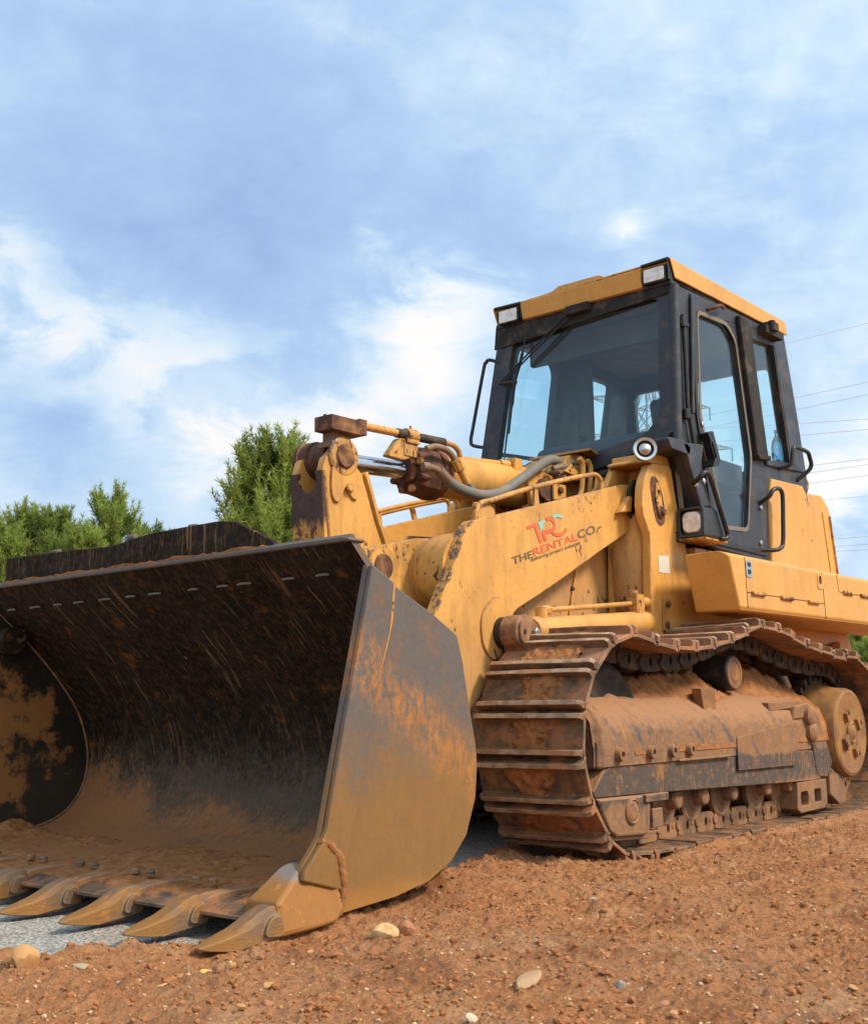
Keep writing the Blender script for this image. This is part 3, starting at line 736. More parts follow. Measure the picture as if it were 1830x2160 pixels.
tg_ = tooth_mesh(); tooth0 = tg_.obj('tooth', 'worn_tooth', bk, .005, 30, 3); tooth0.location = (0, -1.243, 0)
ag = G()
ap = rpoly([(-2.36, .012), (-2.36, .075), (-2.29, .090), (-2.21, .094), (-2.12, .090), (-2.04, .082), (-2.20, .050), (-2.28, .022)], .02)
ag.prism(ap, 'y', -.034, .034)
adapter0 = ag.obj('tooth_adapter', 'adapter_steel', bk, .010, 30, 3); adapter0.location = (0, -1.243+.352, 0)
for k in range(1, 8):
    q = tooth0.copy(); COL.objects.link(q); q.parent = bk; q.location = (.004*((k*7) % 3-1), -1.243+.352*k, .003*((k*5) % 3-1))
    if 2 <= k <= 6:
        q = adapter0.copy(); COL.objects.link(q); q.parent = bk; q.location = (0, -1.243+.352*k, 0)
adapter0.location = (0, -1.243+.352, 0)
for s in (-1, 1):             # corner guards that carry the outer teeth
    g = G()
    o_ = [(-2.345, .000), (-2.20, .004), (-2.095, .012), (-2.070, .045), (-2.068, .135), (-2.082, .172), (-2.12, .188), (-2.17, .196), (-2.215, .186), (-2.27, .152), (-2.325, .118), (-2.352, .100)]
    g.prism(rpoly(o_, .02), 'y', s*1.160, s*1.292)
    v = g.v; g.v = [(x, y if abs(y) > 1.2 else y+s*(-.02-.25*max(0, .12-z)), z) for (x, y, z) in v]
    g.v = [(x, y-s*max(0, (z-.09))*.55*(abs(y) > 1.2), z) for (x, y, z) in g.v]
    g.obj('corner_guard', 'ochre_guard', bk, .016, 40, 4)
    g = G(); g.lathe((-2.105, s*1.232, .150), (0, s, 0), [(0, .022), (.012, .022), (.016, .016)], 16); g.obj('corner_bolt', 'dull_metal', bk)
g = G(); g.tube([(q[0]-.004, 1.219, q[1]+.004) for q in prof[::4]], .006, 6, 2); g.obj('weld_seam', 'rust_tan', bk)
# a round weld boss on the far side plate, hinge brackets behind
g = G(); g.cyl((-1.83, 1.226, 1.02), (-1.83, 1.13, 1.02), .066, 24); g.obj('pin_boss', 'bucket_inside', bk)
for y in (-.62, -.46, .46, .62):
    g = G(); g.prism(rpoly([(-1.33, .30), (-1.20, .25), (-1.12, .34), (-1.16, .46), (-1.34, .56)], .05), 'y', y-.025, y+.025); g.obj('hinge_bracket', 'bucket_outside', bk, .006)
for y in (-.15, .15):
    g = G(); g.prism(rpoly([(-1.55, .90), (-1.25, .80), (-1.20, .92), (-1.40, 1.02), (-1.66, 1.02)], .05), 'y', y-.025, y+.025); g.obj('hinge_bracket', 'bucket_outside', bk, .006)

# ------------------------------------------------------------------ lift arms
arm_poly = cr([(-.45, 1.566), (-.40, 1.583), (-.312, 1.602)], 2)[:-1]+[(-.312, 1.602), (.30, 1.762), (.948, 1.934), (1.06, 1.945), (1.16, 1.92), (1.19, 1.84)]+cr([(1.15, 1.775), (1.103, 1.745), (1.0, 1.667), (.72, 1.538), (.214, 1.300), (-.10, 1.163)], 3)+[
    (-.140, 1.135), (-.155, 1.098), (-.16, .99), (-.23, .905), (-.33, .825), (-.50, .66), (-.75, .42), (-1.0, .25), (-1.18, .23), (-1.26, .33), (-1.18, .47), (-.98, .68), (-.83, .92), (-.765, 1.07), (-.70, 1.18), (-.636, 1.285), (-.585, 1.38), (-.545, 1.46), (-.50, 1.53)]
arms = []
for s in (-1, 1):
    g = G(); g.prism(arm_poly, 'y', s*.580, s*.522)
    a = g.obj('lift_arm', 'yellow_paint', L, .006); arms.append(a)
    ep = [(-.83, .92), (-.765, 1.07), (-.70, 1.18), (-.636, 1.285), (-.585, 1.38), (-.545, 1.46), (-.50, 1.53), (-.45, 1.566)]
    g = G(); eo = [(x-.004, z+.003) for x, z in ep]; g.prism(eo+[(x+.006, z-.004) for x, z in ep[::-1]], 'y', s*.5815, s*.5205); g.obj('worn_edge', 'worn_edge', a, .002)
    g = G(); g.prism(rpoly([(-.42, 1.12), (-.30, 1.215), (-.24, 1.20), (-.235, 1.05), (-.24, .93), (-.33, .89), (-.41, .97)], .07), 'y', s*.578, s*.592)
    g.obj('doubler_plate', 'yellow_paint', a, .004)
    g = G(); g.tube([(-.325, s*.588, .955), (-.300, s*.594, .905), (-.27, s*.598, .895), (-.235, s*.60, .905)], .006, 8); g.obj('wear_mark', 'rusty_steel', a)
    g = G(); g.cyl((-.255, s*.58, 1.032), (-.255, s*.642, 1.032), .078, 32); g.obj('cylinder_boss', 'grease', a)
    # pivot end: wedge plate and the greasy boss
    g = G(); g.prism([(.845, 1.752), (.955, 1.862), (.985, 1.862), (.965, 1.772)], 'y', s*.580, s*.625); g.obj('gusset', 'yellow_paint', a, .008)
    g = G(); g.cyl((1.115, s*.49, 1.862), (1.115, s*.655, 1.862), .088, 28)
    g.cyl((1.115, s*.582, 1.862), (1.115, s*.605, 1.862), .125, 28)
    g.obj('pivot_boss', 'grease', a)
    g = G(); g.prism(rpoly([(.985, 1.93), (1.06, 1.955), (1.16, 1.93), (1.20, 1.85), (1.14, 1.765), (1.03, 1.715), (.985, 1.76)], .04), 'y', s*.583, s*.60); g.obj('grease_patch', 'grease', a, .012, 30, 3)
    # handrail of hydraulic pipe along the top of the arm
    g = G(); g.tube([(-.405, s*.555, 1.575), (-.395, s*.555, 1.63), (-.355, s*.555, 1.668), (-.255, s*.555, 1.697), (.012, s*.555, 1.782), (.358, s*.555, 1.880), (.62, s*.555, 1.945), (.700, s*.555, 1.960), (.752, s*.555, 1.935), (.758, s*.555, 1.88)], .0135, 12)
    g.obj('hydraulic_pipe', 'yellow_worn' if s < 0 else 'yellow_paint', a)
    g = G(); g.prism([(.085, 1.69), (.14, 1.69), (.125, 1.80), (.095, 1.80)], 'y', s*.549, s*.561); g.obj('pipe_bracket', 'yellow_paint', a, .003)
    g = G(); g.prism(rpoly([(-.40, 1.55), (-.36, 1.66), (-.28, 1.672), (-.235, 1.655), (-.225, 1.60), (-.32, 1.575)], .012), 'y', s*.535, s*.545); g.obj('pipe_bracket', 'yellow_paint', a, .003)
    g = G(); g.box(-.30, -.23, s*.52, s*.44, 1.60, 1.625); g.cyl((-.33, s*.50, 1.60), (-.33, s*.50, 1.68), .018, 10); g.obj('pipe_clamp', 'yellow_worn', a, .004)
# posts and rail seen beyond the far arm
g = G(); g.tube([(.05, .62, 1.755), (.122, .62, 1.79), (.484, .62, 1.893), (.90, .62, 1.992), (.97, .62, 1.985)], .014, 10)
for q in (((.475, .62, 1.89), (.545, .62, 1.70)), ((.905, .62, 1.985), (.99, .62, 1.86))):
    a_, b_ = Vector(q[0]), Vector(q[1]); g.obox((a_+b_)/2, (b_-a_)/2, (0, .008, 0), (.016, 0, .006))
g.obj('guard_rail', 'yellow_paint', L, .002)
g = G(); g.cyl((-.425, -.515, 1.322), (-.425, .515, 1.322), .186, 48)
v = np.array(g.v); g.v = [tuple(q) for q in v]
g.lathe((-.425, -.5215, 1.322), (0, 1, 0), [(0, .200), (.10, .198), (.18, .190), (.20, .184)], 48)
g.obj('cross_tube', 'yellow_worn', L, ang=40)
for s in (-1, 1):
    g = G()
    ear = [(-.955, 1.335), (-.945, 1.385), (-.90, 1.418), (-.80, 1.440), (-.55, 1.500), (-.40, 1.512), (-.36, 1.40), (-.40, 1.18), (-.62, 1.145), (-.80, 1.225), (-.91, 1.265)]
    g.prism(rpoly(ear, .05), 'y', s*.300, s*.235); e = g.obj('pivot_ear', 'yellow_worn', L, .008)
    g = G(); g.cyl((-.815, s*.300, 1.335), (-.815, s*.322, 1.335), .098, 32); g.obj('ear_boss', 'yellow_worn', e)
    g = G(); g.cyl((-.815, s*.30, 1.335), (-.815, s*.331, 1.335), .062, 28); g.obj('pivot_pin', 'rusty_steel', e)

# ------------------------------------------------------------------ tilt lever
lv = empty('tilt_lever', L)
lev = [(-1.005, 1.80), (-.965, 1.50), (-.955, 1.20), (-1.02, .82), (-.90, .78), (-.78, 1.05), (-.60, 1.33), (-.565, 1.45), (-.590, 1.50), (-.640, 1.60), (-.690, 1.73), (-.728, 1.815), (-.765, 1.845), (-.80, 1.935), (-.85, 1.962), (-.905, 1.950), (-.945, 1.90), (-.985, 1.865)]
for s in (-1, 1):
    g = G(); g.prism(lev, 'y', s*.108, s*.062); p = g.obj('lever_plate', 'yellow_paint', lv, .006)
    g = G(); g.prism([(-.728, 1.818), (-.690, 1.733), (-.640, 1.603), (-.590, 1.503), (-.565, 1.45), (-.545, 1.45), (-.568, 1.512), (-.618, 1.612), (-.668, 1.742), (-.705, 1.835)], 'y', s*.124, s*.045); g.obj('edge_rib', 'yellow_paint', p, .004)
    g = G(); g.lathe((-.868, s*.106, 1.885), (0, s, 0), [(0, .100), (.010, .100), (.016, .094), (.018, .080)], 40); g.obj('pin_collar', 'yellow_worn', p)
    g = G(); g.prism(rpoly([(-.955, 1.80), (-.955, 1.70), (-.935, 1.655), (-.90, 1.652), (-.86, 1.74), (-.82, 1.69), (-.785, 1.675), (-.762, 1.70), (-.770, 1.80), (-.80, 1.86), (-.93, 1.87)], .02), 'y', s*.107, s*.121); g.obj('pin_keeper', 'yellow_paint', p, .005)
    g = G(); g.cyl((-.835, s*.118, 1.735), (-.835, s*.136, 1.735), .024, 16); g.obj('keeper_bolt', 'yellow_paint', p)
    g = G(); g.lathe((-.868, s*.10, 1.885), (0, s, 0), [(0, .060), (.030, .060), (.036, .054), (.032, .03)], 36); g.obj('pin', 'rusty_steel', p)
g = G()
un = [(-.108, .80), (.108, .80), (.108, 1.802)]+arc(0, 1.772, .062, 30, 0, 3)+arc(0, 1.768, .064, 0, -180, 14)+arc(0, 1.772, .062, 180, 150, 3)+[(-.108, 1.802)]
g.prism(un, 'x', -1.012, -.985)
def slant(v):                  # follows the lever's leaning front edge
    return (v[0]+(1.80-v[2])*.115*(1 if v[2] > 1.4 else 1)*(.40/.40 if v[2] > 1.4 else .55), v[1], v[2])
g.v = [slant(q) for q in g.v]
g.obj('front_plate', 'rusty_yellow', lv, .006)
g = G(); g.tube([(-.998, -.106, 1.80), (-.975, -.108, 1.62), (-.962, -.108, 1.50), (-.955, -.108, 1.38)], .009, 8); g.obj('weld_bead', 'yellow_worn', lv)
g = G(); g.cyl((-.868, -.055, 1.885), (-.868, .055, 1.885), .088, 36)
g.cyl((-.868, .05, 1.885), (-.868, .15, 1.885), .098, 36); g.obj('rod_eye', 'rusty_steel', lv, ang=40)
g = G(); g.box(-.935, -.81, -.105, -.035, 1.93, 2.004); g.box(-.95, -.80, -.118, -.02, 1.925, 1.955); g.obj('sensor_stem', 'dirty_line', lv, .004)
g = G(); g.box(-.985, -.775, -.150, -.030, 2.000, 2.072); g.box(-.785, -.735, -.145, -.035, 2.006, 2.085)
for x in (-.97, -.88, -.80): g.cyl((x, -.09, 2.07), (x, -.09, 2.082), .011, 8)
g.obj('sensor_block', 'rusty_steel', lv, .007)

# ------------------------------------------------------------------ tilt cylinder
tl = empty('tilt_cylinder', L)
A0 = Vector((-.868, 0, 1.885)); AD = Vector((1, 0, .052)).normalized()
def ta(d): return A0+AD*d
g = G(); g.cyl(ta(.05), ta(.60), .047, 40, 0, None, .001); g.obj('piston_rod', 'chrome', tl)
g = G(); g.lathe(ta(.555), AD, [(0, .052), (.002, .075), (.05, .075), (.055, .118), (.12, .140), (.20, .143), (.215, .125), (.27, .122)], 8)
g.lathe(ta(.75), AD, [(0, .145), (.05, .145), (.055, .135)], 18)
for k in range(8):
    q = 2*math.pi*(k+.5)/8; o_ = Vector((0, math.cos(q), math.sin(q)))*.106
    g.cyl(ta(.585)+o_, ta(.66)+o_, .019, 8)
g.obj('gland', 'rusty_steel', tl, .004)
for k in (3, 5):
    g = G(); q = 2*math.pi*(k+.5)/8; o_ = Vector((0, math.cos(q), math.sin(q)))*.106
    g.cyl(ta(.575)+o_, ta(.60)+o_, .021, 10); g.obj('gland_bolt', 'yellow_worn', tl)
g = G(); g.lathe(ta(.80), AD, [(0, .118), (.005, .122), (.80, .122), (.84, .112), (.86, .09)], 48); g.obj('barrel', 'yellow_paint', tl)
g = G(); g.cyl(ta(1.62)+Vector((0, -.05, 0)), ta(1.62)+Vector((0, .05, 0)), .10, 32); g.cyl(ta(1.74)+Vector((0, -.10, 0)), ta(1.74)+Vector((0, .10, 0)), .085, 32); g.obj('barrel_eye', 'rusty_steel', tl)
# grease-boot guide rod above the cylinder
g = G(); g.cyl((-.735, -.09, 2.068), (-.40, -.09, 2.080), .021, 16); g.obj('guide_rod', 'yellow_worn', tl)
g = G(); g.cyl((-.46, -.09, 2.077), (-.385, -.09, 2.081), .025, 16); g.cyl((-.30, -.09, 2.082), (-.07, -.09, 2.090), .0235, 18); g.obj('guide_sleeve', 'brown_boot', tl)
g = G(); g.cyl((-.392, -.09, 2.080), (-.300, -.09, 2.083), .035, 20); g.cyl((-.345, -.09, 2.1), (-.345, -.09, 2.135), .007, 8); g.box(-.40, -.30, -.115, -.06, 2.035, 2.06); g.box(-.41, -.305, -.105, -.065, 1.965, 2.045)
g.obj('guide_clamp', 'yellow_worn', tl, .006)
g = G(); g.prism(rpoly([(-.535, 1.945), (-.44, 2.055), (-.33, 2.055), (-.30, 1.985), (-.40, 1.94)], .02), 'y', -.10, -.055); g.obj('guide_bracket', 'yellow_worn', tl, .006)
g = G(); g.tube([(-.07, -.09, 2.088), (.0, -.09, 2.088), (.05, -.09, 2.065), (.065, -.09, 2.03)], .015, 12); g.obj('guide_pipe', 'yellow_worn', tl)
g = G(); g.tube([(-.10, -.055, 2.020), (.134, -.055, 2.036), (.522, -.055, 2.066)], .0155, 12); g.cyl((.47, -.055, 2.060), (.60, -.055, 2.070), .026, 16); g.box(.56, .64, -.10, .01, 2.03, 2.105)
g.obj('feed_pipe', 'yellow_paint', tl, .004)
g = G(); g.tube([(-.29, -.15, 2.010), (-.235, -.16, 2.030), (-.17, -.165, 2.030), (-.11, -.165, 2.012), (-.065, -.165, 1.975)], .0175, 12); g.obj('feed_hose_end', 'dirty_line', tl)
g = G(); g.cyl((-.075, -.165, 1.985), (-.03, -.165, 1.935), .033, 8); g.cyl((-.03, -.165, 1.935), (.035, -.165, 1.865), .021, 14); g.obj('hose_coupling', 'yellow_worn', tl)
g = G(); g.tube([(.02, -.165, 1.885), (.07, -.165, 1.845), (.14, -.16, 1.825), (.22, -.15, 1.81)], .018, 12); g.obj('feed_hose', 'grey_hose', tl)
g = G(); g.tube([(-.335, -.20, 1.899), (-.29, -.20, 1.900), (-.235, -.20, 1.885)], .018, 12); g.cyl((-.365, -.185, 1.90), (-.325, -.20, 1.90), .026, 10); g.obj('hose_elbow', 'dirty_line', tl)
g = G(); g.tube([(-.245, -.20, 1.89), (-.17, -.205, 1.845), (-.06, -.21, 1.815), (.116, -.21, 1.810), (.300, -.20, 1.857), (.495, -.19, 1.955), (.66, -.18, 2.045), (.80, -.17, 2.112), (.90, -.16, 2.128), (.965, -.15, 2.115)], [.0225]*6+[.029]*80, 16)
g.obj('main_hose', 'grey_hose', tl)
g = G(); g.cyl((-.25, -.20, 1.893), (-.175, -.205, 1.848), .027, 14); g.obj('hose_ferrule', 'dirty_line', tl)

# ------------------------------------------------------------------ hydraulic cluster at the rear of the cylinder
hy = empty('hydraulic_block', L)
for s in (-1, 1): g = G(); g.prism(rpoly([(.62, 1.98), (.75, 2.055), (.90, 2.03), (.93, 1.86), (.80, 1.80), (.66, 1.83)], .02), 'y', s*.145, s*.115); g.obj('mount_plate', 'yellow_worn', hy, .006)
g = G(); g.cyl((.77, -.12, 1.93), (.77, -.185, 1.93), .070, 24); g.cyl((.70, -.14, 1.90), (.70, -.20, 1.90), .03, 12); g.obj('mount_pin', 'rusty_steel', hy)
g = G(); g.prism(rpoly([(.80, 1.87), (.80, 1.975), (.93, 1.975), (.93, 1.90)], .01), 'y', -.205, -.19); g.obj('pin_keeper', 'yellow_clean', hy, .003)
g = G(); g.cyl((.86, -.20, 1.935), (.86, -.225, 1.935), .020, 12); g.obj('keeper_bolt', 'rusty_steel', hy)
g = G(); g.prism([(.90, 2.06), (.95, 2.155), (1.06, 2.195), (1.17, 2.19), (1.17, 2.06), (1.08, 2.02)], 'y', -.20, .10); g.obj('valve_block', 'yellow_worn', hy, .01)
g = G(); g.prism([(1.00, 2.195), (1.10, 2.222), (1.235, 2.185), (1.245, 2.17), (1.10, 2.206), (1.0, 2.18)], 'y', -.28, .12); g.prism([(1.235, 2.185), (1.245, 2.185), (1.245, 2.07), (1.235, 2.07)], 'y', -.28, .12); g.obj('valve_cover', 'yellow_worn', hy, .003)
g = G()
for k, (x, z) in enumerate(((.80, 2.055), (.855, 2.03), (.90, 2.075), (.93, 2.10), (.98, 2.11))): g.cyl((x, -.20+.012*k, z), (x+.07, -.22, z+.025), .020, 8); g.cyl((x+.01, -.25, z-.02), (x+.01, -.19, z-.02), .013, 8)
g.obj('hose_fitting', 'dirty_line', hy)
for dx in (0, .085):
    g = G(); g.tube([(.985+dx, -.27, 2.14), (1.02+dx, -.27, 2.10), (1.01+dx, -.27, 2.0), (.985+dx, -.27, 1.92), (.90+dx, -.27, 1.86), (.80+dx, -.27, 1.80)], .0165, 12); g.obj('bent_pipe', 'yellow_paint', hy)
g = G(); g.prism([(.85, 2.045), (.93, 2.10), (1.0, 2.06), (.98, 2.03)], 'y', -.25, -.24); g.obj('tab_plate', 'yellow_paint', hy, .003)

# ------------------------------------------------------------------ main frame, towers, fenders
fr = empty('loader_frame', L)
g = G()
for s in (-1, 1):
    g.prism([(.06, .55), (.06, 1.52), (.20, 1.66), (1.30, 1.72), (1.30, .55)], 'y', s*.420, s*.395)
g.box(.09, 1.28, -.39, .39, 1.42, 1.455); g.box(.0, .06, -.41, .41, .50, 1.35)
g.box(.06, 4.1, -.40, .40, .42, .70)
g.obj('front_frame', 'yellow_grimy', fr, .006)
for s in (-1, 1):
    g = G(); g.prism([(.735, 1.69), (.765, 1.69), (.588, 1.10), (.560, 1.10)], 'y', s*.432, s*.4205); g.obj('frame_rib', 'yellow_paint', fr, .004)
    g = G()
    for x, z in ((.632, 1.32), (.985, 1.275), (1.03, 1.268), (1.07, 1.262), (1.12, 1.257), (.92, 1.62)): g.lathe((x, s*.42, z), (0, s, 0), [(0, .016), (.010, .016), (.014, .010)], 8)
    g.obj('frame_bolt', 'rusty_steel', fr)
g = G()                          # dark clutter of hoses and castings under the tilt cylinder
for k in range(5): g.tube([(.30+.1*k, -.30+.1*k, 1.45), (.45+.07*k, -.34+.13*k, 1.62), (.62, -.25+.1*k, 1.70), (.78, -.2+.1*k, 1.60)], .022, 8)
g.box(.35, 1.0, -.30, .30, 1.455, 1.56); g.cyl((.75, -.25, 1.68), (.75, .25, 1.68), .09, 20)
g.obj('engine_bay_lines', 'grease', fr)
g = G(); g.prism([(.80, 1.70), (.84, 1.83), (1.0, 1.95), (1.02, 2.02), (1.30, 2.02), (1.30, 1.70)], 'y', -.38, -.35); g.prism([(.80, 1.70), (.84, 1.83), (1.0, 1.95), (1.02, 2.02), (1.30, 2.02), (1.30, 1.70)], 'y', .35, .38)
g.box(1.24, 1.30, -.40, .40, 1.40, 2.06)
g.obj('cross_member', 'yellow_paint', fr, .008)
g = G(); g.prism(rpoly([(.985, 1.92), (1.0, 2.00), (1.035, 2.075), (1.11, 2.085), (1.33, 2.055), (1.33, 1.92)], .02), 'y', -.455, -.445)
g.obj('drilled_bracket', 'yellow_paint', fr, .003)
g = G()
for x, z in ((1.02, 1.985), (1.035, 2.015), (1.05, 2.045)): g.cyl((x, -.455, z), (x, -.4575, z), .010, 10)
g.obj('bracket_hole', 'grease', fr)
for s in (-1, 1):
    tw = [(.955, 1.945), (.995, 2.000), (1.02, 2.035), (1.062, 2.055), (1.12, 2.062), (1.255, 2.075), (1.282, 2.050), (1.331, 1.845), (1.427, 1.580), (1.520, 1.300), (1.590, 1.02), (.978, 1.02), (.982, 1.39), (.993, 1.55), (.988, 1.645), (.932, 1.735), (.922, 1.80), (.940, 1.905)]
    g = G(); g.prism(tw, 'y', s*.72, s*.665); tp = g.obj('tower_plate', 'yellow_paint', fr, .008)
    g = G(); g.prism([(x, z) for x, z in tw], 'y', s*.475, s*.435); g.obj('tower_plate', 'yellow_paint', fr, .008)
    g = G(); g.box(1.19, 1.30, s*.664, s*.476, 1.05, 2.06); g.prism([(1.01, 2.060), (1.01, 2.075), (1.07, 2.095), (1.07, 2.125), (1.30, 2.135), (1.33, 2.11), (1.33, 2.06)], 'y', s*.705, s*.44); g.obj('tower_web', 'yellow_paint', fr, .010)
    g = G(); g.cyl((1.335, s*.62, 2.03), (1.335, s*.62, 2.085), .012, 10); g.box(1.322, 1.345, s*.70, s*.66, 2.04, 2.07); g.obj('tower_clip', 'rusty_steel', fr)
    sl = rpoly([(1.035, 1.985), (1.105, 1.975), (1.150, 1.90), (1.178, 1.80), (1.172, 1.725), (1.125, 1.690), (1.070, 1.715), (1.040, 1.80), (1.015, 1.92)], .04)
    g = G(); g.prism(sl, 'y', s*.720, s*.7225); q = g.obj('rust_stain', 'rusty_steel', tp)
    g = G(); g.prism(rpoly([(1.068, 1.945), (1.105, 1.940), (1.135, 1.80), (1.135, 1.735), (1.090, 1.745), (1.055, 1.86)], .025), 'y', s*.7225, s*.734, 0, [arc(1.094, 1.890, .014, 0, 345, 12)]); g.obj('pin_keeper', 'yellow_worn', tp, .003)
    g = G(); g.cyl((1.122, s*.734, 1.775), (1.122, s*.752, 1.775), .022, 6); g.cyl((1.115, s*.7226, 1.775), (1.115, s*.738, 1.775), .036, 20); g.obj('keeper_bolt', 'rusty_steel', tp)
    g = G(); g.prism([(1.092, 1.27), (1.165, 1.275), (1.150, 1.085), (1.082, 1.085)], 'y', s*.720, s*.734); g.obj('step_bracket', 'yellow_worn', tp, .004)
    g = G(); g.cyl((1.128, s*.733, 1.243), (1.128, s*.755, 1.243), .020, 6); g.cyl((1.118, s*.733, 1.125), (1.118, s*.745, 1.125), .022, 10); g.obj('bracket_bolt', 'rusty_steel', tp)
g = G(); g.prism([(1.075, 1.519), (1.197, 1.528), (1.200, 1.424), (1.078, 1.424)], 'y', -.7205, -.7225); tag(g.obj('notice_plate', 'white_sticker', fr), 'blank white notice plate')
g = G(); g.lathe((1.13, -.545, 1.16), (0, 0, 1), [(0, .03), (.05, .13), (.14, .165), (.40, .165), (.60, .13), (.66, .05)], 32); g.obj('air_tank', 'yellow_grimy', fr)
# rear body
g = G(); g.prism([(1.30, .60), (1.30, 1.48), (4.22, 1.48), (4.22, 1.20), (4.36, .95), (4.30, .60)], 'y', -.60, .60); g.obj('rear_body', 'yellow_clean', fr, .02)
g = G()
rv = random.Random(3)
for k in range(5): g.cyl((3.72+rv.random()*.2, -.60, 1.03+rv.random()*.08), (3.72+rv.random()*.2, -.64, 1.03+rv.random()*.10), .012+rv.random()*.010, 8)
g.tube([(3.62, -.62, 1.03), (3.75, -.63, 1.07), (3.9, -.63, 1.11), (3.98, -.61, 1.11)], .014, 8)
g.obj('drain_valve', 'packed_mud', fr)
for s in (-1, 1):
    fd = empty('fender', L)
    # side box: its front end slopes back towards the bottom
    g = G()
    a = [(1.135, 1.482), (1.245, 1.192)]
    y0, y1 = s*1.152, s*.80
    V = [(1.115, s*.895, 1.512), (1.02, s*1.095, 1.512), (1.075, s*1.152, 1.485), (1.185, s*1.152, 1.205), (1.20, s*1.135, 1.187), (1.215, s*.90, 1.187), (1.115, s*.895, 1.50)]
    x9 = 4.4
    F0 = [(1.085, s*.88, 1.512), (1.055, s*1.10, 1.512), (1.085, s*1.150, 1.490), (1.195, s*1.150, 1.205), (1.205, s*1.128, 1.187), (1.185, s*.88, 1.187)]
    F1 = [(x9, s*.62, 1.512), (x9, s*1.125, 1.512), (x9, s*1.150, 1.490), (x9, s*1.150, 1.205), (x9, s*1.128, 1.187), (x9, s*.62, 1.187)]
    k = len(F0)
    g.add(F0+F1, [tuple(range(k)), tuple(range(2*k-1, k-1, -1))]+[(i, (i+1) % k, k+(i+1) % k, k+i) for i in range(k)])
    g.obj('fender_box', 'yellow_clean', fd, .028, 20, 4)
    def seam(pts, r=.0022):
        g.tube([(x, s*1.1505, z) for x, z in pts], r, 6, 0)
    g = G(); seam([(1.282, 1.490), (1.292, 1.205)]); seam([(2.375, 1.488), (2.405, 1.196)]); seam([(1.286, 1.293), (2.392, 1.293)]); seam([(2.622, 1.492), (2.648, 1.384), (4.3, 1.386)])
    g.obj('panel_gap', 'grease', fd)
    for x0 in (1.345, 1.735, 2.135, 2.715, 3.02):
        g = G(); zc = 1.291 if x0 < 2.5 else 1.384
        g.cyl((x0, s*1.155, zc), (x0+.165, s*1.155, zc), .0125, 12)
        for q in (.052, .108): g.cyl((x0+q, s*1.155, zc), (x0+q+.004, s*1.155, zc), .0135, 12)
        g.obj('hinge', 'yellow_worn', fd)
    for x0, two in ((1.287, True), (2.302, False)):
        g = G(); o_ = rrect(x0, x0+.078, 1.380, 1.474, .016)
        hs = [rrect(x0+.016, x0+.062, 1.438, 1.464, .010, 3), rrect(x0+.016, x0+.062, 1.396, 1.424, .010, 3)] if two else [rrect(x0+.018, x0+.060, 1.412, 1.464, .016, 3)]
        g.prism(o_, 'y', s*1.150, s*1.1545, 0, hs); lt = g.obj('latch', 'dull_metal' if two else 'yellow_clean', fd)
        g = G(); g.prism(rrect(x0+.008, x0+.07, 1.388, 1.468, .012), 'y', s*1.1505, s*1.1515); g.obj('latch_recess', 'grease', lt)
# hood
hd = empty('engine_hood', L)
g = G(); g.prism([(2.40, 1.50), (2.425, 2.02), (2.48, 2.155), (2.98, 2.172), (3.045, 2.120), (3.165, 1.50)], 'y', -.818, .70); g.obj('side_door', 'yellow_clean', hd, .014)
g = G(); g.prism([(3.045, 2.100), (3.20, 2.150), (3.42, 2.165), (3.545, 2.085), (3.64, 1.50), (3.165, 1.50)], 'y', -.775, .68); g.obj('rear_hood', 'yellow_clean', hd, .014)
g = G(); g.prism([(3.40, 2.04), (3.535, 2.05), (3.625, 1.56), (3.50, 1.545)], 'y', -.7755, -.782); g.obj('grille_panel', 'yellow_clean', hd, .004)
g = G(); g.tube([(3.515, -.785, 2.02), (3.60, -.785, 1.60)], .010, 8, 0)
g.obj('panel_strip', 'yellow_worn', hd)
g = G()
for x, z in ((3.01, 2.08), (3.085, 1.80), (3.14, 1.58)): g.lathe((x, -.818, z), (0, -1, 0), [(0, .010), (.006, .008)], 8)
g.obj('panel_screw', 'dull_metal', hd)
g = G(); g.tube([(2.98, -.745, 2.268), (3.12, -.76, 2.262), (3.20, -.76, 2.225), (3.165, -.76, 2.165), (3.06, -.75, 2.135)], .013, 10); g.obj('grab_handle', 'yellow_worn', hd)

# ------------------------------------------------------------------ cab
cb = empty('cab', L)
def yR(z): return .640-.165*(z-2.15)        # the right wall leans inwards
outer = [(1.205, 2.185), (1.268, 3.185), (2.86, 3.235), (3.005, 2.70), (3.105, 2.27), (3.115, 2.16), (3.04, 2.02), (2.46, 2.02), (2.385, 1.62), (2.37, 1.585), (1.66, 1.610), (1.535, 1.635), (1.40, 1.80), (1.25, 2.14)]
w1 = rpoly([(1.545, 3.090), (1.95, 3.112), (2.072, 3.03), (2.218, 2.25), (2.105, 1.755), (1.785, 1.738), (1.512, 2.404)], .05, 4)
w2 = rpoly([(2.305, 3.085), (2.690, 3.118), (2.862, 2.315), (2.435, 2.280)], .02, 2)
g = G(); g.prism(outer, 'y', -.800, -.745, 0, [w1, w2]); g.obj('left_wall', 'cab_black', cb, .006)
def inset(p, k):
    c = Vector((sum(q[0] for q in p)/len(p), sum(q[1] for q in p)/len(p)))
    return [tuple(c+(Vector(q)-c)*(1+k/(Vector(q)-c).length)) for q in p]
g = G(); g.prism(w1, 'y', -.800, -.8045, 0, [inset(w1, -.026)][0:1]); g.obj('door_seal', 'seal', cb)
g = G(); g.prism(inset(w1, .004), 'y', -.780, -.775); g.obj('door_window', 'tinted_glass', cb)
g = G(); g.prism(inset(w2, .004), 'y', -.772, -.767); g.obj('quarter_window', 'tinted_glass', cb)
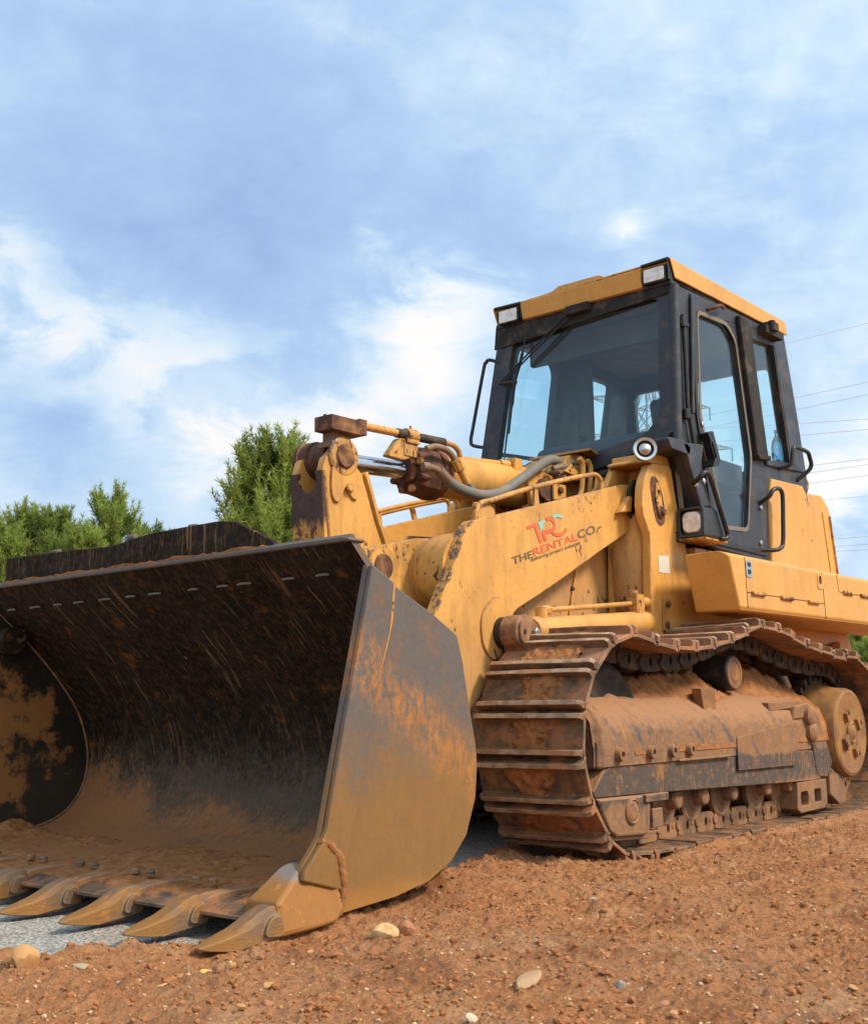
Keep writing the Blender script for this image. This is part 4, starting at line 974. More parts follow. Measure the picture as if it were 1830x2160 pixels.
# dark inner lining of the window openings
g = G(); g.prism([(2.69, 3.12), (2.66, 3.12), (2.825, 2.31), (2.862, 2.31)], 'y', -.80, -.762); g.obj('window_channel', 'rough_black', cb)
# raised door frame and pillar
g = G(); g.prism(rpoly([(1.455, 3.17), (1.475, 3.17), (1.492, 2.45), (1.66, 1.66), (2.325, 1.66), (2.36, 1.645), (2.36, 1.62), (1.63, 1.63), (1.46, 2.40)], .01, 2), 'y', -.8005, -.812); g.obj('door_edge', 'black_bar', cb, .003)
g = G(); g.prism([(2.085, 3.185), (2.245, 3.190), (2.415, 2.285), (2.245, 2.265), (2.225, 2.40)], 'y', -.8005, -.832); g.prism([(2.225, 2.275), (2.425, 2.295), (2.43, 2.265), (2.25, 2.245)], 'y', -.8005, -.845); g.obj('door_pillar', 'rough_black', cb, .008)
g = G(); g.prism([(2.41, 2.262), (3.10, 2.30), (3.10, 2.278), (2.42, 2.235)], 'y', -.8005, -.815); g.obj('window_ledge', 'cab_black', cb, .004)
for z in (2.95, 2.38):
    g = G(); g.cyl((1.325+(z-2.95)*.02, -.815, z-.03), (1.325+(z-2.95)*.02, -.815, z+.03), .022, 12); g.box(1.30, 1.40, -.82, -.80, z-.012, z+.012); g.obj('door_hinge', 'black_bar', cb, .003)
g = G(); g.tube([(1.335, -.815, 3.0), (1.33, -.82, 2.7), (1.33, -.82, 2.45), (1.345, -.825, 2.33), (1.40, -.825, 2.13), (1.47, -.825, 1.96), (1.60, -.82, 1.72), (1.66, -.815, 1.64)], .013, 10); g.obj('door_gasket', 'rubber', cb)
g = G(); g.tube([(1.46, -.812, 3.14), (1.405, -.812, 2.4)], .014, 10); g.obj('door_gutter', 'cab_black', cb)
# front lower corner: slanted panel with lamp box
g = G()
g.prism([(1.20, 2.185), (1.465, 2.215), (1.40, 2.02), (1.62, 1.645), (1.535, 1.632), (1.395, 1.80), (1.255, 2.11)], 'y', -.8005, -.845); g.obj('corner_panel', 'cab_black', cb, .008)
g = G(); g.prism([(1.255, 2.150), (1.300, 2.150), (1.475, 1.80), (1.475, 1.70), (1.43, 1.70), (1.40, 1.80)], 'y', -.742, -.44); g.obj('foot_panel', 'rough_black', cb, .006)
g = G(); g.prism([(1.285, 2.16), (1.31, 2.16), (1.355, 1.82), (1.33, 1.82)], 'y', -.73, -.755); g.obj('drain_strip', 'seal', cb, .004)
g = G(); g.prism(rpoly([(1.02, 2.190), (1.22, 2.200), (1.30, 2.170), (1.28, 2.12), (1.06, 2.128)], .02), 'y', -.845, -.68); g.obj('corner_bracket', 'cab_black', cb, .010)
# step lamp
lb = empty('step_lamp', cb)
g = G(); g.prism(rrect(-.903, -.732, 1.640, 1.815, .016), 'x', 1.30, 1.50, 0, [rrect(-.888, -.746, 1.656, 1.802, .024)]); g.box(1.36, 1.49, -.895, -.74, 1.645, 1.81); g.obj('lamp_box', 'cab_black', lb, .004)
g = G(); g.prism(rrect(-.884, -.750, 1.660, 1.798, .035), 'x', 1.325, 1.34); g.obj('lens_frame', 'seal', lb, .004)
g = G()
for k in range(6):
    u = k/5; r_in = .008*k
    pass
g.prism(rrect(-.877, -.757, 1.667, 1.791, .042, 6), 'x', 1.308, 1.335); g.obj('lens', 'lamp_lens', lb, .012, 30, 4)
g = G(); g.prism([(-.903, 1.636), (-.73, 1.636), (-.72, 1.622), (-.90, 1.622)], 'x', 1.30, 1.60); g.obj('lamp_shelf', 'yellow_worn', lb, .004)
g = G(); g.prism(rpoly([(1.40, 1.84), (1.49, 1.80), (1.57, 1.70), (1.60, 1.645), (1.45, 1.64)], .02), 'y', -.90, -.80); g.obj('lamp_bracket', 'cab_black', cb, .008)
# round work lamp at the corner
g = G(); d9 = Vector((-.80, -.60, .02)).normalized()
o9 = Vector((.975, -.720, 2.122))
g.lathe(o9, d9, [(-.02, .05), (.0, .068), (.022, .070), (.030, .066), (.026, .050), (.012, .046)], 36); rl = g.obj('round_lamp', 'dull_metal', cb)
g = G(); g.lathe(o9, d9, [(.010, .047), (.0135, .047), (.0137, .038)], 36); g.obj('lamp_ring', 'rough_black', rl)
g = G(); g.lathe(o9, d9, [(.012, .036), (.020, .034), (.028, .022), (.034, .012), (.036, .004)], 30); g.obj('lamp_glass', 'dull_metal', rl)
g = G(); g.cyl(o9-d9*.015, (1.05, -.745, 2.155), .014, 10); g.box(1.10, 1.30, -.80, -.74, 2.15, 2.185); g.obj('lamp_arm', 'cab_black', rl, .004)
# right wall with two windows; leaning
def leanR(o):
    me = o.data
    for v in me.vertices: v.co.y = yR(v.co.z)+v.co.y
wr1 = rpoly([(1.43, 3.085), (1.80, 3.095), (1.90, 3.02), (1.90, 2.27), (1.29, 2.235)], .06, 4)
wr2 = rpoly([(2.33, 3.065), (2.62, 3.065), (2.60, 2.30), (2.27, 2.29)], .03, 3)
outR = [(1.205, 2.10), (1.268, 3.185), (2.86, 3.235), (3.105, 2.27), (3.05, 2.10), (2.43, 2.0), (2.385, 1.60), (1.55, 1.60)]
g = G(); g.prism(outR, 'y', -.03, .03, 0, [wr1, wr2]); leanR(g.obj('right_wall', 'cab_black', cb))
g = G(); g.prism(wr1, 'y', -.004, .004); leanR(g.obj('right_window', 'tinted_glass', cb))
g = G(); g.prism(wr2, 'y', -.004, .004); leanR(g.obj('right_window', 'tinted_glass', cb))
g = G(); g.tube([(1.30, 0, 2.345), (1.55, 0, 2.365), (1.92, 0, 2.39)], .014, 8); leanR(g.obj('window_rail', 'black_bar', cb))
# windscreen wall; plane leans back slightly towards the top
def fx_(z): return 1.205+.062*(z-2.185)
def leanF(o):
    for v in o.data.vertices: v.co.x = fx_(v.co.z)+v.co.x
wso = [(.635, 2.08), (.475, 3.20), (-.80, 3.20), (-.80, 2.185), (-.745, 2.175), (-.60, 2.215), (-.47, 2.135), (-.12, 2.085)]
wsi = rpoly([(.505, 2.215), (.385, 3.05), (.02, 3.085), (-.08, 3.145), (-.700, 3.115), (-.705, 2.390), (-.615, 2.270), (-.12, 2.185)], .045, 4)
g = G(); g.prism(wso, 'x', -.02, .03, 0, [wsi]); leanF(g.obj('front_wall', 'cab_black', cb))
g = G(); g.prism(wsi, 'x', .002, .008); leanF(g.obj('windscreen', 'tinted_glass', cb))
bsi = rpoly([(.515, 2.11), (.40, 3.12), (-.735, 3.14), (-.745, 2.375), (-.62, 2.235), (-.12, 2.135)], .05, 4)
g = G(); g.prism(bsi, 'x', .045, .05, 0, [inset(wsi, -.012)]); leanF(g.obj('screen_border', 'dark_lining', cb))
g = G(); g.prism([(-.795, 2.255), (-.74, 2.255), (-.625, 2.175), (-.47, 2.105), (-.12, 2.055), (-.12, 2.025), (-.47, 2.07), (-.64, 2.14), (-.76, 2.21)], 'x', -.045, .0); leanF(g.obj('screen_sill', 'cab_black', cb, .006))
g = G(); g.prism([(.53, 3.03), (-.79, 3.12), (-.79, 3.19), (.52, 3.19)], 'x', -.03, -.0205); leanF(g.obj('screen_header', 'rough_black', cb, .004))
g = G(); g.tube([(1.212, -.80, 2.2), (1.265, -.80, 3.17)], .032, 14, 0); g.obj('corner_post', 'cab_black', cb)
g = G(); g.tube([(1.212, yR(2.08), 2.10), (1.265, yR(3.15), 3.17)], .028, 14, 0); g.obj('corner_post', 'cab_black', cb)
# rear wall
wb = rpoly([(.43, 3.03), (-.66, 3.03), (-.66, 2.34), (.47, 2.34)], .05, 4)
g = G(); g.prism([(.47, 3.22), (-.795, 3.22), (-.795, 2.05), (.62, 2.05)], 'x', 0, .04, 0, [wb]); o = g.obj('rear_wall', 'cab_black', cb)
for v in o.data.vertices: v.co.x += 2.86+.215*(3.2-v.co.z)-.03
g = G(); g.prism(wb, 'x', .015, .02); o = g.obj('rear_window', 'tinted_glass', cb)
for v in o.data.vertices: v.co.x += 2.86+.215*(3.2-v.co.z)-.03
# floor, lining, seat, console
g = G(); g.box(1.30, 2.40, -.74, .55, 1.62, 1.68); g.box(2.40, 3.0, -.74, .55, 2.02, 2.06); g.box(2.38, 2.42, -.74, .6, 1.65, 2.06); g.obj('cab_floor', 'dark_lining', cb)
g = G(); g.box(1.27, 2.86, -.755, .46, 3.145, 3.175); g.obj('headliner', 'cab_lining', cb)
g = G(); g.box(1.55, 1.60, -.74, .47, 2.97, 3.14); g.obj('sun_visor', 'cab_lining', cb, .01)
st = empty('seat', cb)
g = G(); g.box(1.95, 2.45, -.34, .16, 2.02, 2.16); g.obj('seat_cushion', 'seat_cloth', st, .05, 30, 4)
g = G(); g.prism(rpoly([(-.36, 2.14), (-.36, 2.52), (-.27, 2.62), (.09, 2.62), (.18, 2.52), (.18, 2.14)], .08, 4), 'x', 2.36, 2.48); o = g.obj('seat_back', 'seat_cloth', st, .04, 30, 4)
for v in o.data.vertices: v.co.x += .18*(v.co.z-2.14)
g = G(); g.prism(rpoly([(-.23, 2.64), (-.25, 2.84), (.07, 2.84), (.05, 2.64)], .05, 4), 'x', 2.46, 2.56); g.cyl((2.48, -.14, 2.6), (2.50, -.14, 2.70), .02, 8); g.cyl((2.48, -.04, 2.6), (2.50, -.04, 2.70), .02, 8); g.obj('headrest', 'seat_cloth', st, .03, 30, 4)
g = G(); g.box(1.95, 2.4, -.30, .12, 1.68, 2.02); g.obj('seat_pedestal', 'dark_lining', st, .02)
g = G(); g.prism(rpoly([(1.28, 2.10), (1.28, 2.30), (1.40, 2.345), (1.58, 2.26), (1.55, 1.68), (1.35, 1.68)], .04), 'y', -.55, .25); g.obj('dashboard', 'dark_lining', cb, .02)
g = G(); g.box(1.90, 2.45, -.62, -.40, 2.10, 2.26); g.box(1.90, 2.45, .22, .42, 2.10, 2.30); g.cyl((1.98, .32, 2.28), (1.95, .32, 2.48), .015, 10); g.cyl((1.95, .32, 2.46), (1.95, .32, 2.53), .032, 12); g.obj('control_console', 'dark_lining', cb, .02)
g = G(); g.box(2.02, 2.10, .30, .40, 2.35, 3.1); g.obj('inner_pillar', 'cab_lining', cb, .02)
# roof
rf = empty('roof', cb)
rt = [(.508, 3.312), (.300, 3.322), (.048, 3.328), (.004, 3.352), (-.302, 3.350), (-.345, 3.330), (-.80, 3.336), (-.805, 3.30), (.513, 3.285)]
g = G(); g.prism(rt, 'x', 1.23, 2.89); g.obj('roof_top', 'yellow_clean', rf, .006)
g = G(); g.prism([(1.205, 3.330), (1.262, 3.212), (2.885, 3.238), (2.862, 3.335)], 'y', -.815, -.800); g.obj('roof_skirt', 'yellow_clean', rf, .008)
g = G(); g.prism([(1.205, 3.312), (1.265, 3.185), (2.885, 3.215), (2.862, 3.312)], 'y', .507, .522); g.obj('roof_skirt', 'yellow_clean', rf, .008)
g = G(); g.box(1.275, 2.87, -.798, .505, 3.195, 3.278); g.obj('roof_underside', 'rough_black', rf, .01)
fz = lambda y: 3.0
FP = []
for y in (.285, -.612): FP.append([(1.250, y, 3.325 if y < 0 else 3.318), (1.195, y, 3.300 if y < 0 else 3.297), (1.215, y, 3.188), (1.245, y, 3.183), (1.27, y, 3.25)])
g = G(); k = 5; g.add(FP[0]+FP[1], [tuple(range(k)), tuple(range(2*k-1, k-1, -1))]+[(i, (i+1) % k, k+(i+1) % k, k+i) for i in range(k)]); g.obj('roof_front', 'yellow_clean', rf, .004)
g = G(); g.prism([(.285, 3.31), (.048, 3.326), (.004, 3.350), (-.302, 3.349), (-.345, 3.328), (-.612, 3.330), (-.612, 3.322), (.285, 3.302)], 'x', 1.222, 1.25); g.obj('roof_rim', 'yellow_clean', rf, .003)
for a_, b_, z1_, z2_ in ((-.802, -.613, 3.325, 3.332), (.288, .508, 3.314, 3.308)):
    g = G(); g.prism([(a_, 3.20), (b_, 3.20), (b_, z1_), (a_, z2_)], 'x', 1.245, 1.262); g.box(1.20, 1.2455, a_, a_+.007, 3.195, z1_-.006)
    g.prism([(a_, z2_-.014), (b_, z1_-.012), (b_, z1_+.003), (a_, z2_+.003)], 'x', 1.203, 1.262); g.prism([(a_, 3.172), (b_, 3.172), (b_, 3.199), (a_, 3.199)], 'x', 1.225, 1.30)
    g.obj('lamp_recess', 'black_bar', rf, .003)
for y0, y1, zc in ((-.785, -.628, 3.242), (.305, .468, 3.232)):
    lm = empty('roof_lamp', cb)
    g = G(); g.prism(rrect(y0, y1, zc-.050, zc+.050, .010), 'x', 1.198, 1.248); g.obj('lamp_housing', 'black_bar', lm, .005)
    g = G(); g.prism(rrect(y0+.010, y1-.010, zc-.041, zc+.041, .008), 'x', 1.190, 1.199); g.obj('lamp_lens', 'lamp_lens', lm, .003)
g = G(); g.lathe((1.55, -.42, 3.345), (0, 0, 1), [(0, .075), (.02, .075), (.025, .068), (.07, .062), (.09, .04), (.095, .01)], 24); g.obj('beacon', 'beacon_red', cb)
g = G(); g.box(2.43, 2.70, -.86, -.80, 3.150, 3.205); g.box(2.48, 2.58, -.885, -.80, 3.18, 3.235); g.cyl((2.50, -.87, 3.17), (2.50, -.87, 3.24), .025, 10); g.obj('window_catch', 'rough_black', cb, .005)
g = G(); g.tube([(1.69, -.805, 3.125), (1.72, -.845, 3.14), (1.78, -.85, 3.165), (1.86, -.83, 3.175)], .012, 8); g.obj('door_stop', 'rusty_steel', cb)
# door pull
g = G(); g.prism(rpoly([(1.468, 2.285), (1.545, 2.310), (1.625, 2.14), (1.605, 2.10), (1.52, 2.085), (1.555, 2.14), (1.500, 2.255)], .02, 3), 'y', -.812, -.87, 0, [rpoly([(1.502, 2.235), (1.535, 2.235), (1.578, 2.15), (1.552, 2.135)], .008, 2)]); g.obj('door_handle', 'black_bar', cb, .006)
g = G(); g.prism(rpoly([(1.50, 2.245), (1.53, 2.245), (1.58, 2.14), (1.545, 2.125)], .012, 3), 'y', -.812, -.818); g.obj('handle_plate', 'dull_metal', cb, .003)
# handrails
def rail(name, pts, r=.0145, m='black_bar', sm=6):
    g = G(); g.tube(pts, r, 12, sm); return g.obj(name, m, cb)
rail('grab_rail', [(1.31, -.84, 1.955), (1.275, -.90, 1.975), (1.285, -.92, 2.000), (1.32, -.925, 2.012), (1.37, -.925, 1.985), (1.45, -.925, 1.85), (1.545, -.925, 1.690), (1.552, -.925, 1.660), (1.53, -.92, 1.642), (1.50, -.91, 1.640), (1.52, -.88, 1.648)])
rail('grab_rail', [(2.300, -.80, 1.965), (2.300, -.865, 2.00), (2.325, -.885, 2.045), (2.40, -.89, 2.065), (2.448, -.89, 2.05), (2.460, -.89, 2.0), (2.445, -.89, 1.86), (2.425, -.89, 1.72), (2.40, -.885, 1.675), (2.34, -.865, 1.655), (2.275, -.80, 1.655)])
rail('grab_rail', [(2.640, -.80, 2.245), (2.665, -.87, 2.27), (2.690, -.885, 2.37), (2.72, -.885, 2.395), (2.80, -.885, 2.40), (2.93, -.885, 2.395), (2.965, -.885, 2.37), (2.985, -.88, 2.29), (2.93, -.80, 2.205)])
rail('grab_rail', [(1.25, .462, 2.925), (1.22, .56, 2.968), (1.22, .595, 2.955), (1.215, .612, 2.91), (1.20, .70, 2.52), (1.195, .715, 2.44), (1.20, .70, 2.40), (1.22, .60, 2.372)], .012)
g = G()
for x, z in ((1.43, 1.985), (2.30, 1.935), (2.27, 1.70), (1.45, 2.335), (1.63, 1.69), (1.33, 1.95)): g.lathe((x, -.80 if x > 1.5 else -.843, z), (0, -1, 0), [(0, .018), (.012, .018), (.016, .010)], 8)
g.obj('rail_bolt', 'dull_metal', cb)
# wiper
wp = empty('wiper', cb)
def wx(z): return fx_(z)-.035
g = G()
for a_, b_ in (((-.150, 3.165), (.432, 2.785)), ((-.100, 3.175), (.462, 2.787))): g.tube([(wx(a_[1])-.01, a_[0], a_[1]), (wx(2.97)-.02, (a_[0]+b_[0])/2, 2.975), (wx(b_[1])-.012, b_[0], b_[1])], .0065, 8, 2)
g.tube([(wx(2.785)-.01, .468, 2.782), (wx(2.785)-.01, .352, 2.772)], .011, 8, 0); g.cyl((wx(2.77)-.02, .352, 2.772), (wx(2.77)+.01, .352, 2.772), .018, 10)
g.obj('wiper_arm', 'black_bar', wp)
g = G(); g.tube([(wx(3.05), .272, 3.045), (wx(2.9)-.006, .305, 2.90), (wx(2.77)-.008, .345, 2.77), (wx(2.6)-.006, .368, 2.60), (wx(2.43), .392, 2.43)], [.006]*4+[.012]*14+[.006]*8, 6); g.obj('wiper_blade', 'black_bar', wp)
g = G(); g.box(1.19, 1.245, -.24, -.06, 3.13, 3.19); g.obj('wiper_motor', 'rough_black', wp, .01)
# cab base under the wall
g = G(); g.prism([(1.45, 1.50), (1.45, 1.60), (2.37, 1.60), (2.37, 1.50)], 'y', -.76, .6); g.obj('cab_base', 'yellow_worn', cb, .006)

# ------------------------------------------------------------------ lift cylinders
for s in (-1, 1):
    lc = empty('lift_cylinder', L)
    a_, b_ = Vector((-.255, s*.69, 1.032)), Vector((1.06, s*.69, 1.142)); dd = (b_-a_).normalized()
    g = G(); g.cyl((-.255, s*.632, 1.032), (-.255, s*.735, 1.032), .083, 32); g.obj('rod_eye', 'rust_tan', lc, ang=40)
    g = G(); g.prism(rpoly([(-.315, 1.085), (-.225, 1.092), (-.175, 1.06), (-.185, .985), (-.30, .965), (-.325, 1.02)], .025), 'y', s*.735, s*.752); g.obj('pin_keeper', 'rust_tan', lc, .006)
    g = G(); g.cyl((-.290, s*.751, 1.030), (-.290, s*.7535, 1.030), .014, 12); g.obj('keeper_hole', 'grease', lc)
    g = G(); g.cyl((-.212, s*.751, 1.032), (-.212, s*.775, 1.032), .020, 6); g.obj('keeper_bolt', 'dull_metal', lc)
    g = G(); g.lathe(a_+dd*.10, dd, [(0, .060), (.01, .066), (.035, .070), (.05, .072), (.055, .065), (1.08, .065), (1.12, .060), (1.15, .04)], 40); g.obj('barrel', 'yellow_paint', lc)
    g = G(); q = a_+dd*.195; g.cyl(q+Vector((0, 0, .05)), q+Vector((0, 0, .118)), .030, 14); g.cyl(q+Vector((.005, 0, .10)), q+Vector((.07, 0, .104)), .024, 6)
    r9 = a_+dd*1.07; g.cyl(q+Vector((.05, 0, .104)), r9+Vector((0, 0, .110)), .0135, 12)
    g.obj('oil_line', 'yellow_paint', lc)
    g = G(); g.box(r9.x-.005, r9.x+.085, s*.66, s*.725, r9.z+.05, r9.z+.165); g.cyl(r9+Vector((.02, 0, .15)), r9+Vector((.02, 0, .185)), .028, 10); g.cyl(r9+Vector((.04, 0, .125)), r9+Vector((.17, 0, .125)), .030, 12); g.obj('line_fitting', 'yellow_worn', lc, .010)
    g = G(); g.cyl((1.14, s*.665, 1.15), (1.14, s*.715, 1.15), .075, 24); g.obj('barrel_eye', 'rusty_steel', lc)

# ------------------------------------------------------------------ tracks
def catm(P, k=8):
    out = []; m = len(P)
    for i in range(m):
        a, b, c, d = [Vector(P[(i+j) % m]) for j in (-1, 0, 1, 2)]
        for j in range(k):
            u = j/k; out.append(.5*((2*b)+(c-a)*u+(2*a-5*b+4*c-d)*u*u+(3*b-a-3*c+d)*u**3))
    return out
path = [(2.45, 0.0), (1.8, 0.0), (1.2, 0.0), (.6, 0.0), (.05, 0.0)]+[(.0+.520*math.cos(R(a)), .505+.512*math.sin(R(a))) for a in (-108, -125, -143, -162, 180, 161, 142, 123, 105)]+[(.02, 1.006), (.24, .968), (.50, .957), (.80, .985), (1.08, 1.04), (1.33, 1.098), (1.62, 1.082), (2.0, 1.010), (2.40, .965)]+[(2.69+.465*math.cos(R(a)), .480+.478*math.sin(R(a))) for a in (84, 62, 40, 18, -4, -26, -48, -70)]
pp = catm(path, 10); cum = [0]
for i in range(len(pp)): cum.append(cum[-1]+(pp[(i+1) % len(pp)]-pp[i]).length)
TOT = cum[-1]; NS = 42; PITCH = TOT/NS
def at(sv):
    sv %= TOT; i = int(np.searchsorted(cum, sv, side='right'))-1; a = pp[i % len(pp)]; b = pp[(i+1) % len(pp)]
    return a+(b-a)*((sv-cum[i])/max(1e-9, cum[i+1]-cum[i]))
YC = .9165; HW = .2905
def shoe_mesh(seed):
    g = G(); h = PITCH/2; rr = random.Random(seed)
    # section along travel (x) and outward normal (z): plate, two grousers, a lip that overlaps the next shoe
    sec = [(-h+.012, -.020), (-h+.012, -.004), (-h+.030, .004), (-.098, .004), (-.094, .043), (-.072, .046), (-.065, .004), (.059, .004), (.066, .046), (.088, .043), (.093, .002), (h+.004, -.010), (h+.004, -.022), (.08, -.012), (-.08, -.012)]
    ys = [-HW, -HW+.018, -HW*.5, -.06, .06, HW*.5, HW-.018, HW]; n = len(sec)
    for j, y in enumerate(ys):
        k = .75 if j in (0, len(ys)-1) else 1.
        for i, (x, z) in enumerate(sec):
            zz = z*(k if z > .03 else 1)+(rr.random()-.5)*(.006 if z > .03 else .0025)
            g.v.append((x*(1 if 0 < j < 7 else .985), y, zz))
    for j in range(len(ys)-1):
        for i in range(n): g.f.append((j*n+i, j*n+(i+1) % n, (j+1)*n+(i+1) % n, (j+1)*n+i)); g.m.append(4 if i in (4, 8) else 0)
    g.f += [tuple(range(n-1, -1, -1)), tuple(range((len(ys)-1)*n, len(ys)*n))]; g.m += [0, 0]
    # mud holes between neighbouring grousers
    for y in (-.075, .055):
        g.box(.094, h+.0045, y-.026, y+.026, -.020, .0040, 1)
        g.box(-h+.0115, -.096, y-.026, y+.026, -.016, .0062, 1)
    # caked soil between the grousers
    nx, ny = 22, 40; bx = np.linspace(-.072, .066, nx); by = np.linspace(-.17, .16, ny)
    BX, BY = np.meshgrid(bx, by, indexing='ij')
    wv = .090+.05*((seed*37) % 5)/4+.13*(fbm(BX+seed*3.1, BX*0+seed, 0, 16, 4, seed, .6)-.42)
    m_ = 1-sst(np.abs(BY-.02*math.sin(seed*2.3))+.13*(fbm(BX, BY+seed, 0, 22, 4, seed+5, .62)-.5), wv-.025, wv+.02)
    HZ = (.008+.040*fbm(BX+seed*7.7, BY, 0, 24, 4, seed+9, .62))*m_*(.45+.6*rr.random())-.004*(1-m_)
    o = len(g.v); g.v += [(BX[i, j], BY[i, j], .003+HZ[i, j]) for i in range(nx) for j in range(ny)]
    for i in range(nx-1):
        for j in range(ny-1):
            if m_[i, j] > .02 or m_[i+1, j+1] > .02: g.f.append((o+i*ny+j, o+(i+1)*ny+j, o+(i+1)*ny+j+1, o+i*ny+j+1)); g.m.append(2)
    for k in range(4):
        x = rr.uniform(-.06, .06); y = rr.uniform(-.10, .12); r_ = .004+.010*rr.random()**2
        bm = bmesh.new(); bmesh.ops.create_icosphere(bm, subdivisions=1, radius=r_)
        g.add([(v.co.x*rr.uniform(.7, 1.3)+x, v.co.y+y, v.co.z*.7+.022) for v in bm.verts], [tuple(v.index for v in f.verts) for f in bm.faces], 3); bm.free()
    return g
def link_mesh():
    g = G(); h = PITCH/2
    out = [(-h-.010, -.085), (-h+.025, -.112), (-.045, -.114), (.05, -.114), (h-.015, -.108), (h-.004, -.080), (h-.004, -.028), (h-.02, -.014), (h-.05, -.012), (-h+.03, -.012), (-h+.010, -.020), (-h+.002, -.05)]
    hole = [(.015*math.cos(R(a))-.004, -.062+.024*math.sin(R(a))) for a in range(0, 360, 30)]
    for y0, y1 in ((-.083, -.052), (.052, .083)):
        g.prism(out, 'y', y0, y1, 0, [hole])
        yo = y0 if y0 < 0 else y1
        sgn = -1 if y0 < 0 else 1
        g.cyl((h-.002, yo-sgn*.01, -.068), (h-.002, yo+sgn*.010, -.068), .025, 16); g.cyl((-h+.05, yo-sgn*.01, -.072), (-h+.05, yo+sgn*.004, -.072), .016, 12)
    g.cyl((h-.002, -.06, -.068), (h-.002, .06, -.068), .030, 14)
    return g
sp = [shoe_mesh(k+1).obj('track_shoe', ['track_steel', 'grease', 'packed_mud', 'loose_stone', 'grouser_crest'], None, 0, 32) for k in range(8)]
for o in sp:
    a = o.data.color_attributes.new('Col', 'FLOAT_COLOR', 'POINT'); a.data.foreach_set('color', [.36, .22, .14, 1]*len(o.data.vertices))
    md = o.modifiers.new('bevel', 'BEVEL'); md.width = .005; md.segments = 2; md.limit_method = 'ANGLE'; md.angle_limit = R(50); md.use_clamp_overlap = True
lp0 = link_mesh().obj('track_link', 'link_steel', None, .004)
used = set()
def put(o, parent, M):
    q = o if o.name not in used else o.copy()
    if q is o: used.add(o.name)
    else: COL.objects.link(q)
    q.parent = parent; q.matrix_basis = M; return q
rt_ = random.Random(9)
for s in (-1, 1):
    tk = empty('crawler_track', L)
    for k in range(NS):
        sm = (k+.35)*PITCH; a, b = at(sm-PITCH*.42), at(sm+PITCH*.42); c = (at(sm)+(a+b)/2)/2; tv = (b-a).normalized()
        X_ = Vector((tv.x, 0, tv.y)); N_ = Vector((tv.y, 0, -tv.x))*1.0
        # travel runs rear->front along the bottom, so the outward normal is to the left of travel in x-z
        N_ = Vector((-tv.y, 0, tv.x)); cc = Vector((c.x, 0, c.y))
        if (cc+N_*.3-Vector((1.3, 0, .5))).length < (cc-Vector((1.3, 0, .5))).length: N_ = -N_
        Y_ = N_.cross(X_)
        M = Matrix(((X_.x, Y_.x, N_.x, c.x), (X_.y, Y_.y, N_.y, s*YC), (X_.z, Y_.z, N_.z, c.y), (0, 0, 0, 1)))
        J = Matrix.Rotation(R(rt_.uniform(-1.2, 1.2)), 4, 'X')@Matrix.Translation((0, rt_.uniform(-.004, .004), rt_.uniform(-.003, .001)))
        put(sp[rt_.randrange(8)], tk, M@J)
        put(lp0, tk, M)
    # roller frame
    rfm = empty('roller_frame', tk) if False else tk
    g = G()
    cs = [(.80, .75), (.90, .745), (.99, .715), (1.065, .660), (1.115, .585), (1.130, .50), (1.130, .402), (.80, .402)]
    g.prism([(s*y, z) for y, z in cs], 'x', -.262, 2.12); v = g.v
    g.v = [(x+.05*max(0, abs(y)-1.0)*3*(x < 0)*(z > .45)+(.0 if x < 1 else -.9*max(0, .66-z)*0), y, z-.02*(x > 1)*(z > .6)) for (x, y, z) in v]
    g.v = [(x, y*.992, z-.010) for (x, y, z) in g.v]
    g.obj('frame_cover', 'muddy_steel', tk, .02, 25, 4)
    sc_ = []
    cs2 = [(.80, .758), (.90, .752), (.985, .720), (1.060, .668), (1.112, .590), (1.128, .50), (1.128, .404)]
    sec_ = cr(cs2, 12); tx = np.linspace(-.268, 2.125, 420); SX, SI = np.meshgrid(tx, np.arange(len(sec_)))
    SY = np.array(sec_)[:, 0][:, None]+0*SX; SZ = np.array(sec_)[:, 1][:, None]+0*SX
    NYv = np.gradient(np.array(sec_)[:, 1]); NZv = -np.gradient(np.array(sec_)[:, 0]); nl_ = np.hypot(NYv, NZv); NYv, NZv = (-NYv/nl_)[:, None], (-NZv/nl_)[:, None]
    dsp = (fbm(SX, SY, SZ, 3.0, 4, 71)-.5)*.020+np.maximum(fbm(SX, SY, SZ, 11, 5, 73, .62)-.5, 0)*.050*sst(SZ, .42, .70)+(fbm(SX, SY, SZ, 38, 3, 75, .6)-.5)*.006
    endf = sst(SX, -.268, -.225); dsp = dsp-.030*(1-endf)-.02*sst(SX, 2.10, 2.125)
    grid_obj('caked_skin', SX, s*(SY+dsp*NYv), SZ+dsp*NZv, 'muddy_steel', tk, flip=s < 0)
    g = G(); g.prism([(-.17, .400), (2.06, .400), (2.19, .385), (2.25, .22), (2.10, .215), (1.10, .240), (.17, .262), (-.30, .270), (-.31, .30), (-.215, .39)], 'y', s*1.118, s*.82); g.obj('guard_beam', 'muddy_steel', tk, .008)
    g = G(); g.prism([(1.105, .50), (1.105, .325), (1.85, .320), (1.90, .36), (1.90, .57)], 'y', s*1.130, s*1.135); g.obj('cover_plate', 'muddy_steel', tk, .004)
    g = G(); g.prism([(.45, .4005), (1.02, .4005), (1.02, .412), (.45, .412)], 'y', s*1.130, s*1.140); g.obj('weld_strip', 'muddy_steel', tk, .003)
    for x in (-.105, .18, .385, .57):
        g = G(); g.lathe((x, s*1.125, .455), (0, s, 0), [(0, .034), (.018, .032), (.030, .028), (.031, .016), (.012, .014)], 18); g.obj('cover_bolt', 'muddy_steel', tk)
